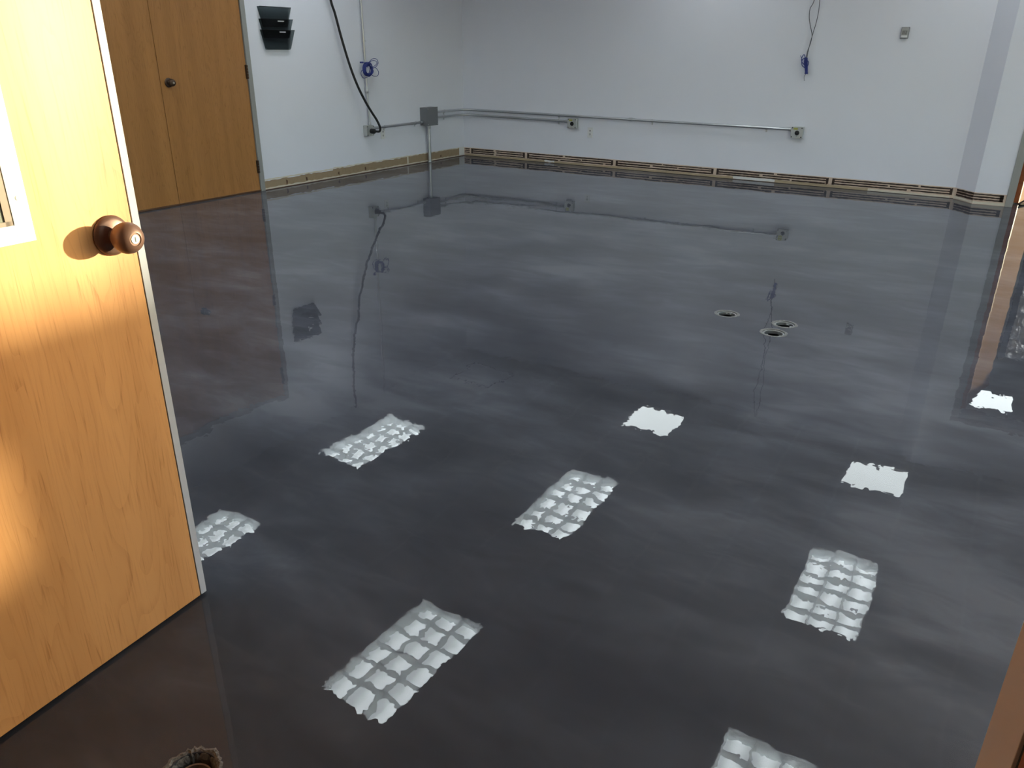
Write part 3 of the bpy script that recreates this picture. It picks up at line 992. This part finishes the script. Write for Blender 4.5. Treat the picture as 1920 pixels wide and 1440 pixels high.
# left wall: torn brown paper
bl = box('baseboard_left', (0.0, DL1, 0.0), (0.0012, 0.0, 0.030), 'cream')
struct(bl, 'bare strip of torn brown paper along the left wall')
ORL, ULV, NLV = (0.0012, DL1, 0), (0, 1, 0), (1, 0, 0)
LLEN = -DL1
for a, b, top in ((0.0, 0.95, 0.088), (0.95, 2.20, 0.096), (2.225, 3.27, 0.101)):
    ragged('torn_paper', ORL, ULV, NLV, a, b, 0.020, top, 0.004, 0.006, 0.0015, 'torn', bl, 0.035)
ragged('white_patch', ORL, ULV, NLV, 3.27, LLEN, 0.004, 0.112, 0.001, 0.004, 0.0025, 'white_plaster', bl, 0.03)
ragged('white_patch', ORL, ULV, NLV, 2.20, 2.225, 0.010, 0.112, 0.002, 0.004, 0.0022, 'cream', bl, 0.01)
for a, b in ((0.0, 0.95), (0.95, 2.2), (2.225, 3.27)):
    ragged('caulk_line', ORL, ULV, NLV, a, b, 0.092 + 0.006 * (a > 0.5), 0.104 + 0.006 * (a > 0.5), 0.004, 0.003, 0.0012, 'cream', bl, 0.035)
box('floor_joint', (0.0012, DL1, 0.0), (0.012, 0.0, 0.006), 'dark_wood', bl)
for s in (0.28, 0.55, 1.02, 1.45, 2.86):
    ragged('glue_bead', (0.0027, DL1, 0), ULV, NLV, s, s + 0.02, 0.03, 0.062, 0.01, 0.01, 0.002, 'dark_wood', bl, 0.008)

# ------------------------------------------------------------------ conduits and boxes
def strap(parent, p, along, out, r, mat='emt'):
    """one-hole strap: band over the conduit plus a foot with a screw, on the low side"""
    p, along, out = Vector(p), Vector(along).normalized(), Vector(out).normalized()
    side = along.cross(out)
    if side.z > 0:
        side = -side
    bm = bmesh.new()
    R = r + 0.0025
    prev = None
    for k in range(9):
        a = math.pi * k / 8
        q = p + side * (math.cos(a) * R) + out * (math.sin(a) * R)
        row = [bm.verts.new(q + along * s) for s in (-0.008, 0.008)]
        row2 = [bm.verts.new(q + (q - p).normalized() * 0.0018 + along * s) for s in (0.008, -0.008)]
        cur = row + row2
        if prev:
            for j in range(4):
                bm.faces.new((prev[j], prev[(j + 1) % 4], cur[(j + 1) % 4], cur[j]))
        else:
            bm.faces.new(cur)
        prev = cur
    bm.faces.new(prev[::-1])
    c = p + side * (R + 0.012) - out * (r - 0.002)
    bmesh.ops.create_cube(bm, size=1.0, matrix=Matrix.Translation(c) @ Matrix((along, side, out)).transposed().to_4x4() @ Matrix.Diagonal((0.016, 0.026, 0.003, 1)))
    bm_lathe(bm, [(0.0, 0.0), (0.006, 0.0), (0.0045, 0.004), (0.0, 0.005)], Matrix.Translation(c + out * 0.001) @ rot_to(out), 10)
    return obj('strap', bm, mat, parent, smooth=True)


def collar(parent, p, along, r, ln=0.028, name='coupling'):
    along = Vector(along).normalized()
    a = Vector(p) - along * ln / 2
    b = Vector(p) + along * ln / 2
    bm = bmesh.new()
    bm_tube(bm, [a, a + along * 0.004, b - along * 0.004, b], [r + 0.003, r + 0.0055, r + 0.0055, r + 0.003], 14)
    return obj(name, bm, 'emt', parent, smooth=True)


# junction box on the left wall
JX, JY0, JY1, JZ0, JZ1 = 0.112, -0.905, -0.700, 0.438, 0.642
jb = box('junction_box', (0.0, JY0, JZ0), (JX - 0.006, JY1, JZ1), 'grey_box', bevel=0.002)
tag(jb, 'square grey steel junction box on the left wall near the corner', 'junction box')
box('cover', (JX - 0.006, JY0 - 0.003, JZ0 - 0.003), (JX, JY1 + 0.003, JZ1 + 0.003), 'grey_box', jb, bevel=0.002)
for y in (JY0 + 0.014, JY1 - 0.014):
    for z in (JZ0 + 0.014, JZ1 - 0.014):
        lathe('cover_screw', [(0.0, 0.0), (0.004, 0.0), (0.003, 0.002), (0.0, 0.0025)], 'emt', jb, at((JX, y, z), (1, 0, 0)), 10)

RC = 0.0135
# riser from the floor
rs = tube('conduit_riser', [(0.045, -0.800, 0.0), (0.045, -0.800, JZ0)], 0.021, 'emt', seg=16)
tag(rs, 'short thick conduit standing between floor and junction box', 'conduit')
collar(rs, (0.045, -0.800, JZ0 - 0.020), (0, 0, 1), 0.021, 0.040, 'connector')
collar(rs, (0.045, -0.800, 0.006), (0, 0, 1), 0.021, 0.012, 'floor_collar')
# run from the plug box to the junction box
cr_ = tube('conduit_run', [(0.034, -1.80, 0.471), (0.034, JY0, 0.476)], RC, 'emt', seg=14)
tag(cr_, 'short horizontal conduit between plug box and junction box', 'conduit')
collar(cr_, (0.034, JY0 - 0.016, 0.476), (0, 1, 0), RC, 0.032, 'connector')
collar(cr_, (0.034, -1.785, 0.471), (0, 1, 0), RC, 0.032, 'connector')
strap(cr_, (0.034, -1.04, 0.4757), (0, 1, 0), (1, 0, 0), RC)
strap(cr_, (0.034, -1.60, 0.4725), (0, 1, 0), (1, 0, 0), RC)


def corner_run(name, z0, z1, xend, label):
    pts = [(0.034, JY1, z0), (0.034, -0.42, z0)]
    rr = 0.20
    cx, cy = 0.034 + rr, -0.034 - rr
    pts += [(0.034, cy - 0.05, z0)]
    for k in range(13):
        a = math.pi - (math.pi / 2) * k / 12
        pts.append((cx + rr * math.cos(a), cy + rr * math.sin(a), z0 + (z1 - z0) * 0.05 * k / 12))
    n = 14
    for k in range(1, n + 1):
        s = k / n
        pts.append((cx + (xend - cx) * s, -0.034, z0 + (z1 - z0) * (0.05 + 0.95 * s)))
    o = tube(name, pts, RC, 'emt', seg=14)
    tag(o, label, 'conduit')
    collar(o, (0.034, JY1 + 0.016, z0), (0, 1, 0), RC, 0.032, 'connector')
    collar(o, (xend - 0.016, -0.034, z1), (1, 0, 0), RC, 0.032, 'connector')
    strap(o, (0.034, -0.46, z0), (0, 1, 0), (1, 0, 0), RC)
    return o


ct = corner_run('conduit_run', 0.578, 0.552, 4.160, 'long conduit bending round the corner to the far receptacle box')
for x in (1.42, 2.62, 3.90):
    strap(ct, (x, -0.034, 0.578 - 0.026 * x / 4.16), (1, 0, 0), (0, -1, 0), RC)
collar(ct, (2.36, -0.034, 0.564), (1, 0, 0), RC, 0.05)
cb = corner_run('conduit_run', 0.516, 0.504, 1.548, 'lower conduit bending round the corner to the nearer receptacle box')
strap(cb, (1.42, -0.034, 0.505), (1, 0, 0), (0, -1, 0), RC)


def receptacle_box(name, org, rz, label, w=0.118, h=0.112, sticker=True):
    """local X along the wall, Y out of the wall, Z up; origin at the wall, centre of the box"""
    t = empty(name, org, rz)
    tag(t, label, 'receptacle box', 'surface receptacle boxes')
    box('body', (-w / 2, 0.0, -h / 2), (w / 2, 0.052, h / 2), 'cast', t, bevel=0.006)
    c = 0.016
    bm = bmesh.new()
    poly = [(-w / 2 + c, -h / 2), (w / 2 - c, -h / 2), (w / 2, -h / 2 + c), (w / 2, h / 2 - c), (w / 2 - c, h / 2), (-w / 2 + c, h / 2), (-w / 2, h / 2 - c), (-w / 2, -h / 2 + c)]
    bm_prism(bm, poly, 0.0, 0.005)
    bmesh.ops.transform(bm, matrix=Matrix.Translation((0, 0.052, 0)) @ Matrix.Rotation(-math.pi / 2, 4, 'X'), verts=bm.verts[:])
    obj('cover_plate', bm, 'cast', t)
    lathe('receptacle', [(0.0, 0.0), (0.0235, 0.0), (0.0235, 0.003), (0.021, 0.004), (0.0, 0.004)], 'black', t, at((-0.004, 0.057, -0.004), (0, 1, 0)), 28)
    if sticker:
        box('sticker', (-0.006, 0.057, 0.026), (0.036, 0.0576, 0.046), 'yellow', t)
    for x in (-w / 2 + 0.012, w / 2 - 0.012):
        for z in (-h / 2 + 0.012, h / 2 - 0.012):
            lathe('corner_screw', [(0.0, 0.0), (0.007, 0.0), (0.006, 0.003), (0.0, 0.004)], 'slot', t, at((x, 0.0545, z), (0, 1, 0)), 12)
    lathe('ground_screw', [(0.0, 0.0), (0.003, 0.0), (0.0, 0.002)], 'slot', t, at((-0.004, 0.057, -0.040), (0, 1, 0)), 10)
    return t


receptacle_box('receptacle_box', (4.218, 0.0, 0.527), math.pi, 'receptacle box at the end of the long conduit run')
receptacle_box('receptacle_box', (1.612, 0.0, 0.485), math.pi, 'receptacle box where the lower conduit ends, above the white outlet')
receptacle_box('receptacle_box', (0.0, -1.862, 0.450), -math.pi / 2, 'receptacle box with the black cord plugged in', sticker=False)

# vertical conduit up to the ceiling
vc = tube('conduit_riser', [(0.026, -1.838, 0.506), (0.026, -1.850, 0.86), (0.024, -1.855, 1.6), (0.024, -1.880, H)], 0.0125, 'emt', seg=14)
tag(vc, 'thin vertical conduit from the plug box up to the ceiling', 'conduit')
collar(vc, (0.026, -1.850, 0.865), (0, 0, 1), 0.0125, 0.05)
collar(vc, (0.026, -1.8385, 0.522), (0, 0, 1), 0.0125, 0.03, 'connector')
strap(vc, (0.025, -1.853, 1.36), (0, 0, 1), (1, 0, 0), 0.0125)

# duplex outlets
def duplex(org, rz, label):
    t = empty('wall_outlet', org, rz)
    tag(t, label, 'outlet', 'white wall outlets')
    box('plate', (-0.035, 0.0, -0.057), (0.035, 0.006, 0.057), 'white_plastic', t, bevel=0.002)
    for z in (-0.0195, 0.0195):
        r = lathe('receptacle', [(0.0, 0.0), (0.0165, 0.0), (0.0165, 0.0018), (0.0, 0.0018)], 'white_plastic', t, at((0, 0.006, z), (0, 1, 0)), 20)
        for x in (-0.0065, 0.0065):
            box('slot', (x - 0.0028, 0.0078, z - 0.003), (x + 0.0028, 0.0083, z + 0.009), 'slot', r)
        lathe('slot', [(0.0, 0.0), (0.0045, 0.0), (0.0, 0.0006)], 'slot', r, at((0, 0.0078, z - 0.009), (0, 1, 0)), 10)
    lathe('screw', [(0.0, 0.0), (0.003, 0.0), (0.0, 0.0012)], 'emt', t, at((0, 0.006, 0), (0, 1, 0)), 10)


duplex((1.836, 0.0, 0.390), math.pi, 'white duplex outlet beside the nearer receptacle box')
duplex((0.0, -1.600, 0.395), -math.pi / 2, 'white duplex outlet below the short conduit, beside the black plug')

# black power cord with its plug
pl = lathe('power_cord', [(0.0, 0.0), (0.026, 0.0), (0.027, 0.004), (0.027, 0.040), (0.024, 0.050), (0.014, 0.056), (0.010, 0.075), (0.0, 0.076)], 'black', None, at((0.061, -1.858, 0.446), (1, 0.05, 0)), 24)
pl.name = 'power_cord'
tag(pl, 'thick black power cord hanging from the ceiling to the plug box', 'power cord')
tube('cord', spline([(0.130, -1.856, 0.446), (0.172, -1.848, 0.450), (0.190, -1.856, 0.492), (0.178, -1.890, 0.570), (0.160, -1.944, 0.654), (0.135, -2.006, 0.764), (0.110, -2.087, 0.928),
                     (0.085, -2.160, 1.137), (0.065, -2.230, 1.390), (0.055, -2.287, 1.610), (0.05, -2.327, 1.730), (0.045, -2.40, 2.10), (0.04, -2.425, H)], 8), 0.0125, 'black', pl, seg=12)

# blue network cable coiled on the vertical conduit
def coil(center, ax_u, ax_v, out, r, turns, jit, rn, seed):
    rd = random.Random(seed)
    pts = []
    n = 14
    ru, rv = r, r
    for k in range(turns * n + 1):
        if k % n == 0:
            ru = r * rd.uniform(0.72, 1.12); rv = r * rd.uniform(0.75, 1.15)
            cu, cv, co = rd.uniform(-jit, jit), rd.uniform(-jit, jit), rd.uniform(0, rn)
            tgt = (ru, rv, cu, cv, co)
            if k == 0:
                cur = tgt
        cur = tuple(c_ + (t_ - c_) * 0.25 for c_, t_ in zip(cur, tgt))
        a = 2 * math.pi * k / n
        pts.append(Vector(center) + Vector(ax_u) * (cur[0] * math.cos(a) + cur[2]) + Vector(ax_v) * (cur[1] * math.sin(a) + cur[3]) + Vector(out) * cur[4])
    return pts


CO = (0.046, -1.853, 1.075)
bc = tube('network_cable', spline(coil(CO, (0, 1, 0), (0, 0, 1), (1, 0, 0), 0.062, 13, 0.012, 0.034, 5), 2), 0.0042, 'blue', seg=6)
tag(bc, 'coiled blue network cable hung on the vertical conduit', 'cable')
tube('loop', spline([(0.06, -1.86, 1.10), (0.06, -1.82, 1.155), (0.06, -1.76, 1.185), (0.06, -1.70, 1.180), (0.06, -1.68, 1.14), (0.06, -1.73, 1.10), (0.06, -1.80, 1.085)], 6), 0.0032, 'blue', bc, seg=6)
tube('loop', spline([(0.062, -1.86, 1.11), (0.062, -1.80, 1.16), (0.062, -1.73, 1.165), (0.062, -1.70, 1.14), (0.062, -1.75, 1.11), (0.062, -1.82, 1.09)], 6), 0.0032, 'blue', bc, seg=6)
tube('loop', spline([(0.062, -1.80, 1.09), (0.062, -1.73, 1.095), (0.062, -1.685, 1.055), (0.062, -1.70, 1.015), (0.062, -1.76, 1.01), (0.062, -1.81, 1.03)], 6), 0.0032, 'blue', bc, seg=6)
tube('loop', spline([(0.062, -1.88, 1.09), (0.062, -1.95, 1.07), (0.062, -1.965, 1.03), (0.062, -1.93, 0.995), (0.062, -1.87, 1.0)], 6), 0.0032, 'blue', bc, seg=6)
tube('tail', spline([(0.062, -1.86, 1.10), (0.062, -1.89, 1.145), (0.062, -1.93, 1.15)], 5), 0.0032, 'blue', bc, seg=6)
box('connector', (0.054, -1.965, 1.142), (0.070, -1.925, 1.158), 'blue', bc, bevel=0.002)
tube('band', coil((0.060, -1.853, 1.128), (0, 1, 0), (1, 0, 0), (0, 0, 1), 0.016, 3, 0.001, 0.008, 2), 0.0032, 'blue', bc, seg=6)

# pair of wires with a blue bundle on the back wall
hb = tube('hanging_wires', spline([(4.200, -0.012, H), (4.150, -0.014, 2.45), (4.205, -0.014, 2.03), (4.165, -0.014, 1.66), (4.191, -0.016, 1.751 - 0.0), (4.167, -0.018, 1.677), (4.168, -0.02, 1.62), (4.181, -0.02, 1.565), (4.2225, -0.022, 1.444),
                                   (4.222, -0.02, 1.372), (4.200, -0.02, 1.275), (4.200, -0.02, 1.216)][:3] + [(4.195, -0.016, 1.76), (4.167, -0.018, 1.677), (4.170, -0.02, 1.60), (4.190, -0.02, 1.53), (4.221, -0.022, 1.444), (4.219, -0.02, 1.372), (4.199, -0.02, 1.285), (4.200, -0.02, 1.216)], 6), 0.0034, 'greywire', seg=6)
tag(hb, 'pair of thin dark wires hanging to a tied blue bundle', 'cable')
tube('wire', spline([(4.215, -0.02, H), (4.235, -0.02, 2.3), (4.225, -0.02, 1.95), (4.247, -0.02, 1.75), (4.250, -0.02, 1.657), (4.245, -0.02, 1.563), (4.225, -0.016, 1.444), (4.214, -0.024, 1.36), (4.207, -0.024, 1.28), (4.203, -0.022, 1.216)], 6), 0.0034, 'greywire', hb, seg=6)
for k in range(9):
    a = k / 9 * 6.283
    o_ = Vector((math.cos(a) * 0.012, math.sin(a) * 0.010 - 0.024, 0))
    tube('strand', spline([Vector((4.196, 0, 1.235)) + o_, Vector((4.202, 0, 1.19)) + o_ * 1.25, Vector((4.212, 0, 1.14)) + o_ * 0.95, Vector((4.222, 0, 1.085)) + o_ * 0.8], 4), 0.0042, 'blue', hb, seg=6)
tube('loop', spline([(4.205, -0.036, 1.205), (4.178, -0.036, 1.262), (4.158, -0.036, 1.235), (4.165, -0.036, 1.195), (4.200, -0.036, 1.165)], 6), 0.0038, 'blue', hb, seg=6)
tube('loop', spline([(4.195, -0.038, 1.24), (4.165, -0.038, 1.21), (4.172, -0.038, 1.165), (4.205, -0.038, 1.14)], 6), 0.0038, 'blue', hb, seg=6)
tube('loop', spline([(4.205, -0.038, 1.22), (4.230, -0.038, 1.195), (4.228, -0.038, 1.165), (4.205, -0.038, 1.15)], 6), 0.0038, 'blue', hb, seg=6)
tube('tail', spline([(4.165, -0.034, 1.215), (4.150, -0.034, 1.240), (4.142, -0.034, 1.255)], 5), 0.0028, 'blue', hb, seg=6)
tube('tail', spline([(4.218, -0.022, 1.09), (4.205, -0.022, 1.06), (4.212, -0.022, 1.02)], 5), 0.0028, 'greywire', hb, seg=6)
lathe('tie_band', [(0.0, 0.0), (0.017, 0.0), (0.017, 0.012), (0.0, 0.012)], 'blue', hb, at((4.220, -0.024, 1.086), (0.1, 0, 1)), 12)

# small wall sensor
ws = box('wall_sensor', (5.022, -0.026, 1.414), (5.084, 0.0, 1.504), 'sensor', bevel=0.004)
tag(ws, 'small grey wall sensor high on the conduit wall near the pier', 'sensor')
box('bezel', (5.019, -0.010, 1.411), (5.087, 0.0, 1.507), 'slot', ws, bevel=0.002)
box('face_plate', (5.027, -0.0275, 1.420), (5.079, -0.026, 1.436), 'white_plastic', ws)
for k in range(5):
    box('vent_slot', (5.032 + k * 0.009, -0.0270, 1.444), (5.036 + k * 0.009, -0.0258, 1.478), 'slot', ws)

# ------------------------------------------------------------------ three-tier wall file
wf_ = empty('wall_file_holder', (0.0, -3.045, 1.27), 0.0)
tag(wf_, 'smoked black plastic three-pocket wall file holder beside the oak door', 'file holder')


def pocket(z0, z1, x_back, depth, wb_, wt_, slot=True):
    """pocket: local X out of the wall, Y along it; front leans out, wider at the top"""
    fx0, fx1 = x_back + depth * 0.45, x_back + depth
    th = 0.0025
    bm = bmesh.new()

    def quadbox(p):
        # p: four corners of a sheet; thickened along -X
        a = [bm.verts.new(q) for q in p]
        b = [bm.verts.new((q[0] - th, q[1], q[2])) for q in p]
        bm.faces.new(a); bm.faces.new(b[::-1])
        for i in range(len(p)):
            bm.faces.new((a[i], b[i], b[(i + 1) % len(p)], a[(i + 1) % len(p)]))

    def pt(u, v):          # u -1..1 across, v 0..1 up, on the front sheet
        hw = (wb_ + (wt_ - wb_) * v) / 2
        return (fx0 + (fx1 - fx0) * v, u * hw, z0 + (z1 - z0) * v)
    rb = 0.06
    if slot:
        v0, v1, s0, s1 = 0.875, 0.925, 0.02, 0.42
        quadbox([pt(-1 + rb, 0), pt(1 - rb, 0), pt(1, 0.05), pt(1, v0), pt(-1, v0), pt(-1, 0.05)])
        quadbox([pt(-1, v0), pt(s0, v0), pt(s0, v1), pt(-1, v1)])
        quadbox([pt(s1, v0), pt(1, v0), pt(1, v1), pt(s1, v1)])
        quadbox([pt(-1, v1), pt(1, v1), pt(1, 1), pt(-1, 1)])
    else:
        quadbox([pt(-1 + rb, 0), pt(1 - rb, 0), pt(1, 0.05), pt(1, 1), pt(-1, 1), pt(-1, 0.05)])
    p_ = obj('pocket', bm, 'smoke', wf_)
    if slot:               # white tab filling the label slot
        bm = bmesh.new()
        quadbox([pt(s0, v0), pt(s1, v0), pt(s1, v1), pt(s0, v1)])
        obj('label_tab', bm, 'white_plastic', p_)
    for s in (-1, 1):      # side gussets
        bm = bmesh.new()
        f0, f1 = pt(s, 0.05), pt(s, 1)
        hb_, ht_ = f0[1], f1[1]
        vs = [(x_back, hb_, f0[2]), (f0[0] - th, hb_, f0[2]), (f1[0] - th, ht_, z1), (x_back, ht_, z1)]
        a = [bm.verts.new(q) for q in vs]
        b = [bm.verts.new((q[0], q[1] - s * 0.0025, q[2])) for q in vs]
        bm.faces.new(a); bm.faces.new(b[::-1])
        for i in range(4):
            bm.faces.new((a[i], b[i], b[(i + 1) % 4], a[(i + 1) % 4]))
        obj('side', bm, 'smoke', p_)
    bm = bmesh.new()
    bm_prism(bm, [(x_back, -wb_ / 2 + 0.004), (fx0 - th, -wb_ / 2 + 0.004), (fx0 - th, wb_ / 2 - 0.004), (x_back, wb_ / 2 - 0.004)], z0, z0 + 0.003)
    obj('bottom', bm, 'smoke', p_)
    bm = bmesh.new()
    hb_, ht_ = wb_ / 2, wt_ / 2
    vs = [(x_back, -hb_, z0), (x_back, hb_, z0), (x_back, ht_, z1), (x_back, -ht_, z1)]
    a = [bm.verts.new(q) for q in vs]
    b = [bm.verts.new((q[0] + 0.0025, q[1], q[2])) for q in vs]
    bm.faces.new(a[::-1]); bm.faces.new(b)
    for i in range(4):
        bm.faces.new((a[i], a[(i + 1) % 4], b[(i + 1) % 4], b[i]))
    obj('back', bm, 'smoke', p_)
    # dark rolled rim along the top edge
    e0, e1 = pt(-1, 1), pt(1, 1)
    tube('rim', [e0, e1], 0.0028, 'smoke_dark', p_, seg=8)
    return p_


pocket(0.195, 0.365, 0.001, 0.034, 0.290, 0.385, slot=False)
pocket(0.100, 0.262, 0.004, 0.042, 0.295, 0.385)
pocket(0.000, 0.170, 0.007, 0.050, 0.295, 0.385)

# ------------------------------------------------------------------ sunk floor outlets
def floor_outlet(x, y, r, label, seed):
    rd = random.Random(seed)
    t = empty('floor_outlet', (x, y, 0.0), rd.uniform(0, 3))
    tag(t, label, 'floor outlet', 'sunk floor outlets')
    # ragged rim of coating around the hole
    seg = 44
    bm = bmesh.new()
    prof = [(-0.001, -0.02), (-0.001, 0.0008), (0.004, 0.0022), (0.010, 0.0012), (0.013, 0.0002)]
    rings = []
    for k in range(seg):
        a = 2 * math.pi * k / seg
        j = rd.uniform(-0.0022, 0.0022)
        rings.append([bm.verts.new(((r + d + j * (d > 0.002)) * math.cos(a), (r + d + j * (d > 0.002)) * math.sin(a), z * rd.uniform(0.8, 1.5) if z > 0 else z)) for d, z in prof])
    for k in range(seg):
        p, q = rings[k], rings[(k + 1) % seg]
        for j in range(len(prof) - 1):
            bm.faces.new((p[j], q[j], q[j + 1], p[j + 1]))
    obj('rim', bm, 'grit', t, smooth=True)
    ri = r - 0.010
    lathe('inner_ring', [(ri, -0.030), (ri, -0.004), (r - 0.003, -0.003), (r - 0.0015, -0.006), (r - 0.0015, -0.030)], 'galv', t, None, 40)
    lathe('cup', [(r - 0.002, -0.02), (r - 0.002, -0.075), (0.0, -0.075), (0.0, -0.078), (r, -0.078), (r, -0.02)], 'black_metal', t, None, 32)
    for k in range(3):
        a = rd.uniform(0, 6.28)
        bm = bmesh.new()
        bm_box(bm, (ri - 0.016, -0.009, -0.012), (ri + 0.004, 0.009, -0.009))
        bmesh.ops.rotate(bm, verts=bm.verts[:], matrix=Matrix.Rotation(a, 3, 'Z'))
        obj('screw_tab', bm, 'galv', t)
    lathe('receptacle', [(0.0, -0.050), (0.020, -0.050), (0.022, -0.052), (0.022, -0.075), (0.0, -0.075)], 'galv', t, Matrix.Translation((0.010, 0.004, 0)), 20)


floor_outlet(*HOLES[0], 'round open floor outlet set apart from the pair next to it', 1)
floor_outlet(*HOLES[1], 'round open floor outlet of the pair, the one nearer the conduit wall', 2)
floor_outlet(*HOLES[2], 'round open floor outlet of the pair, the one nearer the entry', 3)

x, y, r = HOLES[3]
t = empty('floor_hole', (x, y, 0.0))
tag(t, 'rough chipped hole with a pipe ring by the open oak door', 'floor hole')
rd = random.Random(11)
seg = 60
bm = bmesh.new()
prof = [(-0.002, -0.075), (-0.004, -0.016), (0.000, -0.004), (0.006, 0.002), (0.012, 0.0005)]
rings = []
for k in range(seg):
    a = 2 * math.pi * k / seg
    j = rd.uniform(-0.007, 0.007)
    up_ = rd.uniform(0.3, 1.5)
    rings.append([bm.verts.new(((r + d + j * (0.3 + 25 * max(d, 0))) * math.cos(a), (r + d + j * (0.3 + 25 * max(d, 0))) * math.sin(a), z * up_ if z > 0 else z * rd.uniform(0.8, 1.2))) for d, z in prof])
for k in range(seg):
    p, q = rings[k], rings[(k + 1) % seg]
    for j in range(len(prof) - 1):
        bm.faces.new((p[j], q[j], q[j + 1], p[j + 1]))
obj('chipped_rim', bm, 'chipped', t)
lathe('pipe_ring', [(0.031, -0.075), (0.031, -0.018), (0.0345, -0.018), (0.0345, -0.075)], 'bevel', t, None, 40)
lathe('pipe_plug', [(0.0, -0.034), (0.0305, -0.034), (0.0305, -0.075), (0.0, -0.075)], 'dark_wood', t, None, 32)
lathe('pit', [(r + 0.004, -0.06), (r + 0.004, -0.082), (0.0, -0.082), (0.0, -0.086), (r + 0.006, -0.086), (r + 0.006, -0.06)], 'concrete', t, None, 32)

# ground outside
struct(box('ground', (-60, -60, -0.6), (90, 90, -0.45), 'ground'), 'open ground outside the building')
